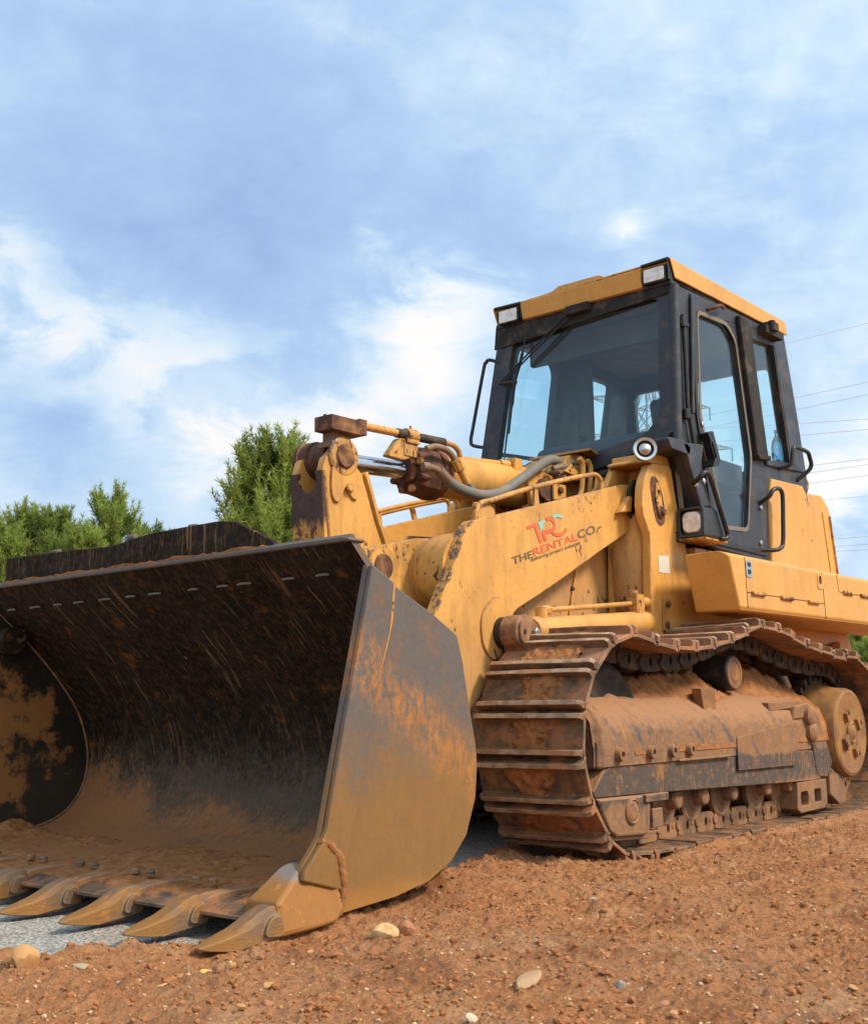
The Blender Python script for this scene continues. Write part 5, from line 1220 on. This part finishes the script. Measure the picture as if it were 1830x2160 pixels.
    g = G(); g.prism([(-.295, .268), (.07, .262), (.18, .260), (.17, .215), (.155, .10), (.12, .075), (-.14, .088), (-.20, .12), (-.265, .215)], 'y', s*1.132, s*.85); g.obj('idler_guard', 'muddy_steel', tk, .016, 30, 3)
    g = G(); g.lathe((-.01, s*1.130, .195), (0, s, 0), [(0, .060), (.010, .060), (.016, .052), (.010, .046), (.012, .044), (.016, .020), (.012, .01)], 28); g.obj('guard_plug', 'muddy_steel', tk)
    g = G(); g.box(.10, .32, s*1.145, s*1.10, .225, .262); g.box(.20, .30, s*1.12, s*.88, .10, .19); g.obj('guide_bar', 'muddy_steel', tk, .006)
    g = G(); g.prism([(-.24, .075), (.16, .055), (.30, .085), (.10, .095), (-.2, .095)], 'y', s*1.11, s*.86); g.obj('rock_guard', 'muddy_steel', tk, .006)
    # rear guards
    g = G(); g.prism([(1.88, .58), (2.04, .585), (2.14, .42), (2.16, .30), (2.20, .235), (2.33, .225), (2.43, .31), (2.38, .40), (2.25, .60), (2.10, .68), (1.92, .66)], 'y', s*1.125, s*.86); g.obj('rear_guard', 'muddy_steel', tk, .012)
    g = G(); g.prism([(2.36, .30), (2.47, .245), (2.60, .225), (2.605, .06), (2.50, .052), (2.36, .12)], 'y', s*1.125, s*.90); g.obj('mud_scraper', 'muddy_steel', tk, .008)
    g = G(); g.prism([(1.90, .215), (2.33, .218), (2.33, .07), (2.28, .045), (1.93, .038), (1.885, .065)], 'y', s*1.115, s*.95, 0, [rrect(2.14, 2.24, .085, .165, .012, 2), rrect(1.94, 2.05, .075, .16, .02, 2)]); g.box(1.88, 2.36, s*.945, s*.90, .05, .22); g.obj('roller_guard', 'muddy_steel', tk, .006)
    g = G()
    for x, z, r_ in ((2.085, .600, .060), (2.10, .505, .058)): g.lathe((x, s*1.12, z), (0, s, 0), [(0, r_), (.030, r_), (.042, r_*.75), (.046, r_*.3)], 20)
    g.obj('frame_cap', 'muddy_steel', tk)
    g = G(); g.prism([(1.60, .632), (2.02, .650), (2.02, .695), (1.60, .682)], 'y', s*1.10, s*.95); g.obj('step_bar', 'muddy_steel', tk, .006)
    g = G(); g.prism([(.83, .76), (.99, .76), (1.0, .63), (.86, .63)], 'y', s*1.075, s*1.02); o = g.obj('support_tab', 'hub_paint', tk, .004)
    # wheels
    g = G(); g.lathe((.0, s*.815, .505), (0, s, 0), [(0, .05), (0, .33), (.01, .352), (.055, .372), (.06, .395), (.145, .395), (.15, .372), (.180, .350), (.186, .335), (.180, .318), (.170, .30), (.165, .12), (.185, .11), (.19, .03)], 56); g.obj('idler_wheel', 'rubber', tk, ang=30)
    for x in (.53, .815, 1.150, 1.575, 1.885):
        g = G(); g.lathe((x, s*.82, .195), (0, s, 0), [(0, .08), (.01, .115), (.03, .115), (.035, .098), (.15, .098), (.155, .118), (.180, .118), (.186, .108), (.182, .085), (.19, .06), (.20, .055)], 30); o = g.obj('track_roller', 'muddy_steel', tk)
        g = G(); g.lathe((x+.01, s*1.00, .205), (0, s, 0), [(0, .045), (.07, .045), (.08, .040), (.085, .02)], 16); g.box(x-.04, x+.06, s*1.01, s*1.07, .20, .245)
        g.box(x+.015, x+.035, s*1.03, s*1.085, .18, .22); g.obj('roller_cap', 'muddy_steel', tk, .008)
    g = G(); g.lathe((1.36, s*.80, .850), (0, s, 0), [(0, .06), (0, .095), (.02, .100), (.205, .100), (.212, .094), (.216, .090)], 36); o = g.obj('carrier_roller', 'rubber', tk)
    g = G(); g.lathe((1.36, s*1.014, .850), (0, s, 0), [(0, .093), (.005, .088), (.006, .072), (.002, .068), (.004, .05), (.007, .045), (.004, .025), (.006, .01)], 36); g.obj('carrier_cap', 'hub_paint', tk)
    g = G(); g.lathe((2.66, s*.86, .487), (0, s, 0), [(0, .30), (.02, .31), (.15, .300), (.20, .285), (.275, .280), (.297, .270), (.305, .252), (.300, .235), (.300, .0)], 56); g.obj('final_drive', 'hub_paint', tk, ang=30)
    hb = G()
    for k in range(4):
        q = R(28+90*k); x, z = 2.66+.125*math.cos(q), .487+.125*math.sin(q)
        hb.obox((x, s*1.165, z), (.030*math.cos(q), 0, .030*math.sin(q)), (-.040*math.sin(q), 0, .040*math.cos(q)), (0, .020, 0))
        hb.cyl((x+.02*math.cos(q), s*1.18, z+.02*math.sin(q)), (x+.02*math.cos(q), s*1.195, z+.02*math.sin(q)), .016, 10)
    hb.lathe((2.66, s*1.155, .487), (0, s, 0), [(0, .075), (.018, .072), (.026, .060), (.020, .05), (.030, .032), (.034, .014)], 26)
    hb.obj('hub_cover', 'hub_paint', tk, .008)
    g = G()
    for k in range(27):
        q0 = 2*math.pi*k/27; P_ = [(.335, -.5), (.395, -.30), (.395, .30), (.335, .5)]
        g.prism([(2.69+r_*math.cos(q0+d*.115), .48+r_*math.sin(q0+d*.115)) for r_, d in P_], 'y', s*(YC-.035), s*(YC+.035))
    g.cyl((2.69, s*(YC-.035), .48), (2.69, s*(YC+.035), .48), .340, 54); g.obj('sprocket', 'link_steel', tk, .004)
    g = G(); g.box(.1, 2.6, s*.80, s*1.0, .27, .66); g.obj('frame_core', 'grease', tk)
    # soil packed on top of the roller frame
    ux = np.linspace(.05, 2.46, 260); uy = np.linspace(.70, 1.13, 60); UX, UY = np.meshgrid(ux, uy)
    top_ = np.interp(UX, [.05, .22, .32, .62, 1.05, 1.22, 1.36, 1.50, 1.60, 1.85, 2.20, 2.38, 2.46], [.70, .74, .80, .845, .845, .78, .745, .755, .87, .885, .80, .73, .60])
    base_ = np.interp(UY, [.70, .90, .99, 1.065, 1.115, 1.13], [.70, .735, .705, .65, .56, .46])
    kk = 1-sst(UY, .88, 1.06+.08*(fbm(UX, UX*0, 0, 5, 3, 17)-.5))
    lump = (fbm(UX, UY, 0, 13, 5, 33, .62)-.5)*.10*kk+(fbm(UX, UY, 0, 40, 3, 37, .6)-.5)*.030*kk
    UZ = base_+(top_-base_)*kk+lump-.012*(1-kk)
    grid_obj('packed_mud', UX, s*UY, UZ, 'packed_mud', tk, flip=s < 0)
g = G(); g.box(.30, 2.4, -.80, .80, .42, .62); g.obj('track_cross_beam', 'grease', fr, .02)

# ------------------------------------------------------------------ writing on the arm
def text_geo(body, w_, h_, off=0., shear=0.):
    cu = bpy.data.curves.new('t', 'FONT'); cu.body = body; cu.size = 1; cu.offset = off; cu.shear = shear; cu.resolution_u = 4; cu.extrude = 0
    o = bpy.data.objects.new('t', cu); COL.objects.link(o); bpy.context.view_layer.update()
    me = o.to_mesh(); V = [(v.co.x, v.co.y) for v in me.vertices]; F = [tuple(p.vertices) for p in me.polygons]
    x0 = min(v[0] for v in V); x1 = max(v[0] for v in V); caps = max(v[1] for v in V)
    o.to_mesh_clear(); bpy.data.objects.remove(o); bpy.data.curves.remove(cu)
    return [((v[0]-x0)/(x1-x0)*w_, v[1]/caps*h_) for v in V], F
YL = -.5825
def place_text(g, body, p0, p1, h_, mi, off=0., shear=0.):
    p0, p1 = Vector(p0), Vector(p1); e = (p1-p0); w_ = e.length; e.normalize(); up = Vector((-e.y, e.x))
    V, F = text_geo(body, w_, h_, off, shear)
    g.add([(p0.x+e.x*a+up.x*b, YL, p0.y+e.y*a+up.y*b) for a, b in V], F, mi)
LIFT = [0.0]
def stroke(g, pts, wd, mi):
    LIFT[0] += .0003; YL = -.5825-LIFT[0]
    P = [Vector(p) for p in cr(pts, 6)] if len(pts) > 2 else [Vector(p) for p in pts]; vs = []
    for i, p in enumerate(P):
        tv = (P[min(i+1, len(P)-1)]-P[max(i-1, 0)]).normalized(); nv = Vector((-tv.y, tv.x))*wd/2
        vs += [(p.x+nv.x, YL, p.y+nv.y), (p.x-nv.x, YL, p.y-nv.y)]
    g.add(vs, [(2*i, 2*i+1, 2*i+3, 2*i+2) for i in range(len(P)-1)], mi)
g = G()
g.add([(x, YL, z) for x, z in [(-.018, 1.585), (.071, 1.614), (.128, 1.518), (.097, 1.509), (.051, 1.591), (-.010, 1.571)]], [(0, 1, 4, 5), (1, 2, 3, 4)], 0)
g.add([(x, YL, z) for x, z in [(.082, 1.617), (.145, 1.637), (.153, 1.625), (.127, 1.614), (.140, 1.589), (.111, 1.581)]], [(0, 1, 2, 3), (0, 3, 4, 5)], 1)
stroke(g, [(.160, 1.641), (.182, 1.649), (.205, 1.649), (.230, 1.638), (.240, 1.622), (.232, 1.603), (.205, 1.588), (.156, 1.575), (.124, 1.566)], .020, 0)
stroke(g, [(.131, 1.571), (.155, 1.527)], .026, 0)
stroke(g, [(.203, 1.589), (.222, 1.577), (.250, 1.570), (.290, 1.574), (.325, 1.589), (.349, 1.612)], .018, 0)
stroke(g, [(.222, 1.660), (.245, 1.669), (.275, 1.674), (.312, 1.671)], .016, 1)
place_text(g, 'THE', (-.142, 1.378), (.034, 1.430), .037, 2, .016)
place_text(g, 'RENTAL', (.042, 1.4385), (.460, 1.564), .039, 0, .016)
place_text(g, 'CO', (.464, 1.568), (.640, 1.621), .045, 2, .012)
g.add([(.655+.007*math.cos(a), YL, 1.630+.006*math.sin(a)) for a in np.linspace(0, 6.28, 10)[:-1]], [tuple(range(9))], 2)
g.add([(x, YL, z) for x, z in ((.664, 1.645), (.704, 1.657), (.700, 1.664), (.662, 1.652))], [(0, 1, 2, 3)], 2)
place_text(g, 'delivering project solutions', (.012, 1.4050), (.484, 1.5430), .0195, 2, .004, .38)
lg = g.obj('logo', ['logo_red', 'logo_teal', 'logo_brown'], arms[0])
tag(lg, 'red and teal company logo with lettering')

# ------------------------------------------------------------------ water bottle behind the quarter window
g = G(); bx_, by_, bz_ = 2.885, -.69, 2.33
g.lathe((bx_, by_, bz_), (0, 0, 1), [(0, .038), (.004, .042), (.03, .040), (.05, .042), (.08, .039), (.10, .042), (.13, .041), (.165, .034), (.19, .018), (.20, .014), (.225, .014)], 24)
wbt = g.obj('water_bottle', 'blue_plastic'); tag(wbt, 'clear blue plastic water bottle standing behind the cab quarter window', 'bottle')
g = G(); g.cyl((bx_, by_, bz_+.222), (bx_, by_, bz_+.243), .017, 14); g.obj('bottle_cap', 'white_sticker', wbt)
g = G(); g.box(2.74, 3.0, -.765, -.60, 2.30, 2.329); g.obj('window_shelf', 'dark_lining', cb, .004)

# ------------------------------------------------------------------ stones on the soil
rs = random.Random(21)
def stone_geo(r, seed, sub=2, col=(.5, .4, .3), flat=.7, rough=.35):
    bm = bmesh.new(); bmesh.ops.create_icosphere(bm, subdivisions=sub, radius=1)
    v = np.array([q.co for q in bm.verts]); F = [tuple(q.index for q in f.verts) for f in bm.faces]; bm.free()
    n = fbm(v[:, 0]+seed*3.7, v[:, 1]+seed, v[:, 2], 1.1, 3, seed % 50+1)-.5
    v = v*(1+rough*1.3*n[:, None])
    rq = np.random.RandomState(seed)
    for _ in range(9):                     # broken faces
        nv = rq.normal(0, 1, 3); nv /= np.linalg.norm(nv); dq = v@nv; lim = rq.uniform(.62, .9); v = v-np.maximum(dq-lim, 0)[:, None]*nv*.92
    v[:, 2] *= flat; return v*r, F
def stone(name, x, y, r, col, seed, flat=.75, asp=1., sub=3, rough=.32, sink=.25):
    v, F = stone_geo(r, seed, sub, col, flat, rough); v[:, 0] *= asp
    g = G(); g.v = [tuple(q) for q in v]; g.f = F; g.m = [0]*len(F)
    o = g.obj(name, 'loose_stone', None, ang=28)
    a = o.data.color_attributes.new('Col', 'FLOAT_COLOR', 'POINT'); a.data.foreach_set('color', list((*col, 1))*len(v))
    o.location = (x, y, gz(x, y)+r*flat*(1-2*sink)-.15*r); o.rotation_euler = (rs.uniform(-.3, .3), rs.uniform(-.3, .3), rs.uniform(0, 6.28)); return o
special = [(-3.083, -1.100, .046, (.52, .31, .15), 'round tan stone at the left edge of the soil before the bucket teeth', .85, 1.0),
           (-2.175, -1.560, .040, (.60, .44, .24), 'flat-faced cream stone below the corner of the bucket', .80, 1.05),
           (-2.925, -.775, .050, (.44, .21, .12), 'reddish lump of stone beside the grey asphalt at the left edge', .8, 1.2),
           (-2.690, -1.395, .021, (.66, .47, .17), 'small yellow oblong stone under the corner tooth', .6, 2.0),
           (-2.252, -2.416, .016, (.33, .31, .30), 'grey angular pebble in the middle of the bare soil', .8, 1.1),
           (-2.397, -2.240, .030, (.45, .31, .20), 'long pale brown stone half buried in the foreground soil', .5, 2.2),
           (-3.060, -1.035, .022, (.58, .36, .12), 'orange pebble just behind the round tan stone', .8, 1.0),
           (-2.935, -1.165, .024, (.40, .37, .31), 'thin grey stone flake right of the round tan stone', .35, 1.7),
           (-2.075, -1.560, .034, (.40, .20, .12), 'brown stone right of the cream stone', .75, 1.1),
           (-2.72, -1.47, .026, (.33, .20, .13), 'dull brown stone in front of the outermost bucket tooth', .7, 1.2)]
for k, (x, y, r, c, lb_, fl, asp) in enumerate(special): tag(stone('stone', x, y, r, c, 100+k*7, fl, asp), lb_, 'stone')
kinds = [('pale cream pebble lying loose on the red soil', 'pale pebbles on the red soil', [(.60, .50, .37), (.66, .57, .46), (.58, .45, .30)]),
         ('tan pebble lying loose on the red soil', 'tan pebbles on the red soil', [(.50, .30, .14), (.55, .34, .18), (.46, .26, .13)]),
         ('grey pebble lying loose on the red soil', 'grey pebbles on the red soil', [(.36, .30, .25), (.30, .26, .22), (.42, .36, .29)]),
         ('reddish brown pebble lying loose on the red soil', 'brown pebbles on the red soil', [(.40, .19, .11), (.34, .155, .085), (.44, .23, .15)])]
protos = []
for ki, (lb_, gp, cols) in enumerate(kinds):
    for j in range(3):
        o = stone('pebble', -3, -2, 1, cols[j], 300+ki*11+j*5, (.7, .55, .8)[j], (1, 1.35, 1.1)[j], 2, .30); tag(o, lb_, 'pebble', gp); protos.append((ki, o))
usedp = set(); cnt = 0
def infront(x, y):              # on soil, in view, not under the machine
    return edge_y(x)-y > .10 and y < -1.24 if -.4 < x < 3 else edge_y(x)-y > .06
while cnt < 230:
    dist = 2.3+5.2*rs.random()**1.5; a = yaw+R(rs.uniform(-21, 21)); x, y = CP.x+dist*math.cos(a), CP.y+dist*math.sin(a)
    if not infront(x, y) or (-2.7 < x < -1.2 and y > -1.30): continue
    ki = rs.choices((0, 1, 2, 3), (1.6, 3.4, 1.2, 4))[0]; P_ = [o for k, o in protos if k == ki]; o = rs.choice(P_)
    r = .005+.014*rs.random()**3.4
    if o.name in usedp: o = o.copy(); COL.objects.link(o)
    usedp.add(o.name)
    o.scale = (r*rs.uniform(.8, 1.3), r, r*rs.uniform(.7, 1.1)); o.location = (x, y, gz(x, y)+r*.12); o.rotation_euler = (rs.uniform(-.4, .4), rs.uniform(-.4, .4), rs.uniform(0, 6.28)); cnt += 1
for k, o in protos:
    if o.name not in usedp: o.scale = (.008,)*3; o.location = (-2.9+k*.1, -1.7, gz(-2.9+k*.1, -1.7))
# fine gravel and clods nobody could count
base = [stone_geo(1, 500+k, 1, None, .75, .4) for k in range(8)]
rg_ = np.random.RandomState(5); VV = []; FF = []; CC = []; off_ = 0
NG = 17000; dd_ = 2.2+6.2*rg_.rand(NG)**1.35; aa = yaw+np.radians(rg_.uniform(-22, 22, NG)); gx_ = CP.x+dd_*np.cos(aa); gy_ = CP.y+dd_*np.sin(aa)
ok = (edge_y(gx_)-gy_ > -.02+.07*rg_.rand(NG)); ok &= ~((gx_ > -.4) & (gx_ < 3.1) & (gy_ > -1.22)); ok &= ~((gx_ > -2.5) & (gx_ < -1.25) & (gy_ > -1.32) & (rg_.rand(NG) > .3))
gzv = ground_h(gx_, gy_)
pal = [(.38, .175, .080), (.31, .135, .058), (.40, .20, .10), (.39, .18, .085), (.55, .36, .20), (.64, .49, .33), (.40, .33, .27), (.29, .125, .06)]
pw = [.24, .15, .17, .17, .10, .08, .03, .06]
sel = rg_.choice(8, NG, p=pw)
for i in np.nonzero(ok)[0]:
    v, F = base[i % 8]; big = sel[i] in (0, 1, 3, 7)
    r = (.0026+.0055*rg_.rand()**2.4) if not big else (.0026+.012*rg_.rand()**4)
    q = rg_.rand()*6.28; c, s_ = math.cos(q), math.sin(q)
    w_ = np.stack([v[:, 0]*c-v[:, 1]*s_, v[:, 0]*s_+v[:, 1]*c, v[:, 2]], 1)*r
    VV.append(w_+[gx_[i], gy_[i], gzv[i]+r*.18]); FF += [tuple(k+off_ for k in f) for f in F]; off_ += len(v); CC += [(*pal[sel[i]], 1)]*len(v)
g = G(); g.v = [tuple(q) for q in np.concatenate(VV)]; g.f = FF; g.m = [0]*len(FF)
me = bpy.data.meshes.new('gravel'); me.from_pydata(g.v, [], g.f); me.materials.append(MATS['loose_stone'])
a = me.color_attributes.new('Col', 'FLOAT_COLOR', 'POINT'); a.data.foreach_set('color', np.array(CC).ravel())
gv = bpy.data.objects.new('gravel', me); COL.objects.link(gv); tag(gv, kind='stuff')
# twigs and straws
tws = [(-2.72, -1.33, .16, .9, 'pale straw lying on the soil before the outermost bucket tooth'), (-3.12, -1.02, .13, 2.2, 'thin grey straw beside the round tan stone at the left edge'),
       (-1.32, -1.75, .12, .3, 'short dark twig on the soil between bucket and track'), (-1.46, -1.28, .09, 1.3, 'bent dry stalk on the soil behind the bucket corner'), (-.42, -2.45, .16, .1, 'flat brown bark strip lying at the right of the bare soil')]
for x, y, l_, q, lb_ in tws:
    g = G(); z = gz(x, y)+.012; c, s_ = math.cos(q), math.sin(q); rd = .0022 if 'bark' not in lb_ else .014
    g.tube([(x-c*l_/2, y-s_*l_/2, z-.004), (x, y, z+.008), (x+c*l_*.3, y+s_*l_*.3+.006, z+.010), (x+c*l_/2, y+s_*l_/2, z+.004)], [rd]*8+[rd*.7]*20, 6)
    tag(g.obj('twig', 'dry_wood' if 'dark' not in lb_ else 'bark'), lb_, 'twig')

# ------------------------------------------------------------------ pines
def pine(name, base, H, Wd, seed, lb_, grp, low=.12, dens=1.0, nl=.30):
    rp = random.Random(seed); root = empty(name, None, base); tag(root, lb_, 'tree', grp)
    tr = G(); tr.tube([(0, 0, -.2), (.04, 0, H*.3), (-.04, .05, H*.6), (0, 0, H*.97)], [.16*H/8]*6+[.10*H/8]*6+[.05*H/8]*6+[.02]*4, 8)
    P = []; D = []; S = []
    nb = int(92*dens); H0 = H; H = H*.93
    def shoot(q0, sd, ln, w0):       # a candle of needles along one shoot
        m_ = max(3, int(ln/.085))
        for h in range(m_):
            u_ = h/(m_-1); sd2 = (sd+Vector((0, 0, .5*u_))).normalized()
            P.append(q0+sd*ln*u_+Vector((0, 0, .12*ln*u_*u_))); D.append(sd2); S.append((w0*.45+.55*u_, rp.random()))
    for b in range(nb):
        u = (b+rp.random())/nb; u = u**.85; z0 = H*(low+(.96-low)*u)
        rel = (z0/H-low)/(1-low)
        prof_ = (1.03-rel)**.72*(.75+.25*min(1, rel/.12)); Lb = Wd*prof_*rp.choice((.5, .7, .85, 1.0, 1.0, 1.2))+.15
        az = b*2.399+rp.uniform(-.6, .6); el = R(rp.uniform(8, 34)+30*rel)
        p = Vector((0, 0, z0-.32*Lb)); d = Vector((math.cos(az)*math.cos(el), math.sin(az)*math.cos(el), math.sin(el))); pts = [p.copy()]; ns = max(3, int(Lb/.30))
        for k in range(ns):
            d = (d+Vector((rp.uniform(-.16, .16), rp.uniform(-.16, .16), .15))).normalized(); p = p+d*Lb/ns; pts.append(p.copy())
            if k < ns*.25: continue
            for j in range(rp.choice((2, 3, 3))):
                sd = (d*rp.uniform(.2, .8)+Vector((rp.uniform(-1, 1), rp.uniform(-1, 1), rp.uniform(.3, 1.5)))*.7).normalized()
                shoot(p, sd, rp.uniform(.28, .75)*(1 if Lb > .6 else .7), (k+1)/ns)
        shoot(p, (d+Vector((0, 0, .6))).normalized(), rp.uniform(.4, .7), 1)
        tr.tube([tuple(q) for q in pts], [max(.008, .035*(1-i/40)) for i in range(40)], 5, 2)
    for k in range(7):         # the leader shoots at the top
        shoot(Vector((rp.uniform(-.12, .12), rp.uniform(-.12, .12), H*rp.uniform(.86, .95))), Vector((rp.uniform(-.25, .25), rp.uniform(-.25, .25), 1)).normalized(), rp.uniform(.4, .75), .9)
    tr.obj('trunk', 'bark', root)
    P = np.array(P); D = np.array(D); S = np.array(S); n = len(P); K = 11
    rn = np.random.RandomState(seed)
    P3 = np.repeat(P, K, 0); D3 = np.repeat(D, K, 0)+rn.normal(0, .55, (n*K, 3)); D3 /= np.linalg.norm(D3, axis=1, keepdims=True)
    side = np.cross(D3, rn.normal(0, 1, (n*K, 3))); side /= np.linalg.norm(side, axis=1, keepdims=True)
    ln = nl*.8*rn.uniform(.6, 1.15, (n*K, 1)); wd = .0125*nl/.3
    V = np.stack([P3-side*wd, P3+side*wd, P3+D3*ln+side*wd*.35, P3+D3*ln-side*wd*.35], 1).reshape(-1, 3)
    me = bpy.data.meshes.new('crown'); nq = n*K
    me.vertices.add(nq*4); me.vertices.foreach_set('co', V.astype(np.float32).ravel())
    me.loops.add(nq*4); me.loops.foreach_set('vertex_index', np.arange(nq*4, dtype=np.int32)); me.polygons.add(nq); me.polygons.foreach_set('loop_start', np.arange(0, nq*4, 4, dtype=np.int32)); me.update(calc_edges=True)
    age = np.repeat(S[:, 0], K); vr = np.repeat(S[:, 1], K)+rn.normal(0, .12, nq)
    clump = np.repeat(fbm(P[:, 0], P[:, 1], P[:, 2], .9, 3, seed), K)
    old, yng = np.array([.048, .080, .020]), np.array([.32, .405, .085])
    f = np.clip(.02+age*.85+(vr-.5)*.6+(clump-.5)*1.7, 0, 1)[:, None]; c = old*(1-f)+yng*f  # lighter young tips; clump contrast also puts shade inside the crown into the colour
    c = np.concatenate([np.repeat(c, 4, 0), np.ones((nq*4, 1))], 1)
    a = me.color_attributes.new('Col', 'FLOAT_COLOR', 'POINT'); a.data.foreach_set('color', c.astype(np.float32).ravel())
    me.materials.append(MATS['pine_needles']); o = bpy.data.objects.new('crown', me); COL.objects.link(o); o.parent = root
    return root
def ground_at(px, py, D):        # a point at horizontal distance D in a direction of the photograph, and the height seen there
    v = Vector(pdir(px, py)); h = math.hypot(v.x, v.y); return CP.x+v.x/h*D, CP.y+v.y/h*D, CP.z+v.z/h*D
trees = [(574, 912, 32, 3.5, 'tall bushy pine standing just left of the rusty tilt lever', 1.5), (238, 1030, 42, 3.1, 'broad pointed pine, rightmost of the group left of the bucket', 1.3), (128, 1058, 45, 2.1, 'slim pine in the middle of the group at the left', 1.1),
         (62, 1064, 43, 2.8, 'full pine second from the left edge above the bucket', 1.2), (-12, 1092, 40, 2.6, 'pine cut by the left edge of the picture', 1.1), (318, 1100, 47, 2.2, 'low thin pine right of the broad pointed pine', 1.0), (366, 1112, 56, 1.4, 'farthest small pine peeping over the bucket spill guard', 1.0),
         (180, 1110, 39, 2.0, 'low bushy pine in front of the gap between two taller pines', 1.0), (1815, 1335, 78, 3.2, 'pale pine far behind the right end of the machine', 1.0), (1850, 1368, 72, 3.0, 'low pine at the right edge behind the track', 1.0)]
for k, (px, py, D, Wd, lb_, dn) in enumerate(trees):
    x, y, z = ground_at(px, py, D); pine('pine_tree', (x, y, -.1), z+.1, Wd, 40+k*3, lb_, 'pines behind the loader', .06 if k else .10, dn, .27 if D < 60 else .42)

# ------------------------------------------------------------------ power line behind the machine
def bar(g, a, b, r=.07): g.cyl(a, b, r, 5, 0, None, .0)
PD = 170.
px0, py0, _ = ground_at(1372, 870, PD)
PH = CP.z+PD*.285
lat = Vector((math.sin(yaw+.35), -math.cos(yaw+.35), 0)); fwd = Vector((lat.y, -lat.x, 0)); PB = Vector((px0, py0, 0))
py_ = empty('lattice_pylon', None, (px0, py0, 0)); tag(py_, 'grey steel lattice pylon far behind the cab, seen through its windows', 'pylon')
g = G()
def pc(h, i):
    wv = 4.6*(1-h/PH)+.9; return lat*(wv*(1, -1, -1, 1)[i])+fwd*(wv*(1, 1, -1, -1)[i])+Vector((0, 0, h))
hs = [0, 7, 13.5, 19, 24, 28.5, 32.5, 36, 39.5, 43, PH]
for a, b in zip(hs[:-1], hs[1:]):
    for i in range(4):
        j = (i+1) % 4; bar(g, pc(a, i), pc(b, i), .13); bar(g, pc(a, i), pc(b, j)); bar(g, pc(a, j), pc(b, i)); bar(g, pc(b, i), pc(b, j))
g.obj('tower', 'galvanised', py_)
tips = []
for h, wv in ((31.5, 11.), (37.5, 13.5), (43.5, 10.)):
    g = G()
    for s in (-1, 1):
        tip = lat*(s*wv)+Vector((0, 0, h+.4)); tips.append(PB+tip+Vector((0, 0, -2.0)))
        for i in ((0, 3) if s > 0 else (1, 2)):
            bar(g, pc(h-1.2, i), tip, .09); bar(g, pc(h+1.6, i), tip, .09)
            for k in range(1, 5): u = k/5; bar(g, pc(h-1.2, i).lerp(tip, u), pc(h+1.6, i).lerp(tip, u-.1)); bar(g, pc(h-1.2, i).lerp(tip, u), pc(h+1.6, i).lerp(tip, u+.1))
        bar(g, tip, tip+Vector((0, 0, -2.0)), .12)
    g.obj('cross_arm', 'galvanised', py_)
# cables run from the pylon towards the right, where they come nearer and higher
v = Vector(pdir(2350, 900)); hv = math.hypot(v.x, v.y); E0 = Vector((CP.x+v.x/hv*120, CP.y+v.y/hv*120, 0))
obs = [(716, 682), (836, 806), (862, 832), (893, 884), (918, 906), (984, 968), (1000, 980), (1022, 1003), (1060, 1046), (1142, 1132), (1158, 1148), (1166, 1160)]
names_ = ['topmost thin cable high above the others', 'upper cable of the second pair right of the cab', 'lower cable of the second pair right of the cab', 'upper cable of the third pair beside the rear window', 'lower cable of the third pair beside the rear window', 'first cable level with the rear grab rail', 'second cable level with the rear grab rail', 'third cable level with the rear grab rail', 'single faint cable above the engine hood', 'upper cable of the lowest three beside the hood', 'middle cable of the lowest three beside the hood', 'lowest cable of all beside the engine hood']
dA = (PB-CP).xy; dE = (E0-CP).xy
def on_plane(px, py):
    v = Vector(pdir(px, py)); o = CP.xy; e = E0.xy-PB.xy; n = Vector((-e.y, e.x)); tt = (PB.xy-o).dot(n)/v.xy.dot(n); return CP+v*tt
for k, ((yl, yr), lb_) in enumerate(zip(obs, names_)):
    a = on_plane(1690, yl); b = on_plane(1830, yr); sl = (b-a)
    g = G(); st_ = -4.2 if k % 2 else -3.6
    pts = [a+sl*u+Vector((0, 0, .035*(u-.5)**2)) for u in np.linspace(-2.4, 4.5, 18)]
    g.tube([tuple(q) for q in pts], .028 if k not in (0, 8) else .020, 5, 1); tag(g.obj('power_cable', 'grey_cable'), 'thin overhead power line, '+lb_, 'cable', 'overhead power lines')
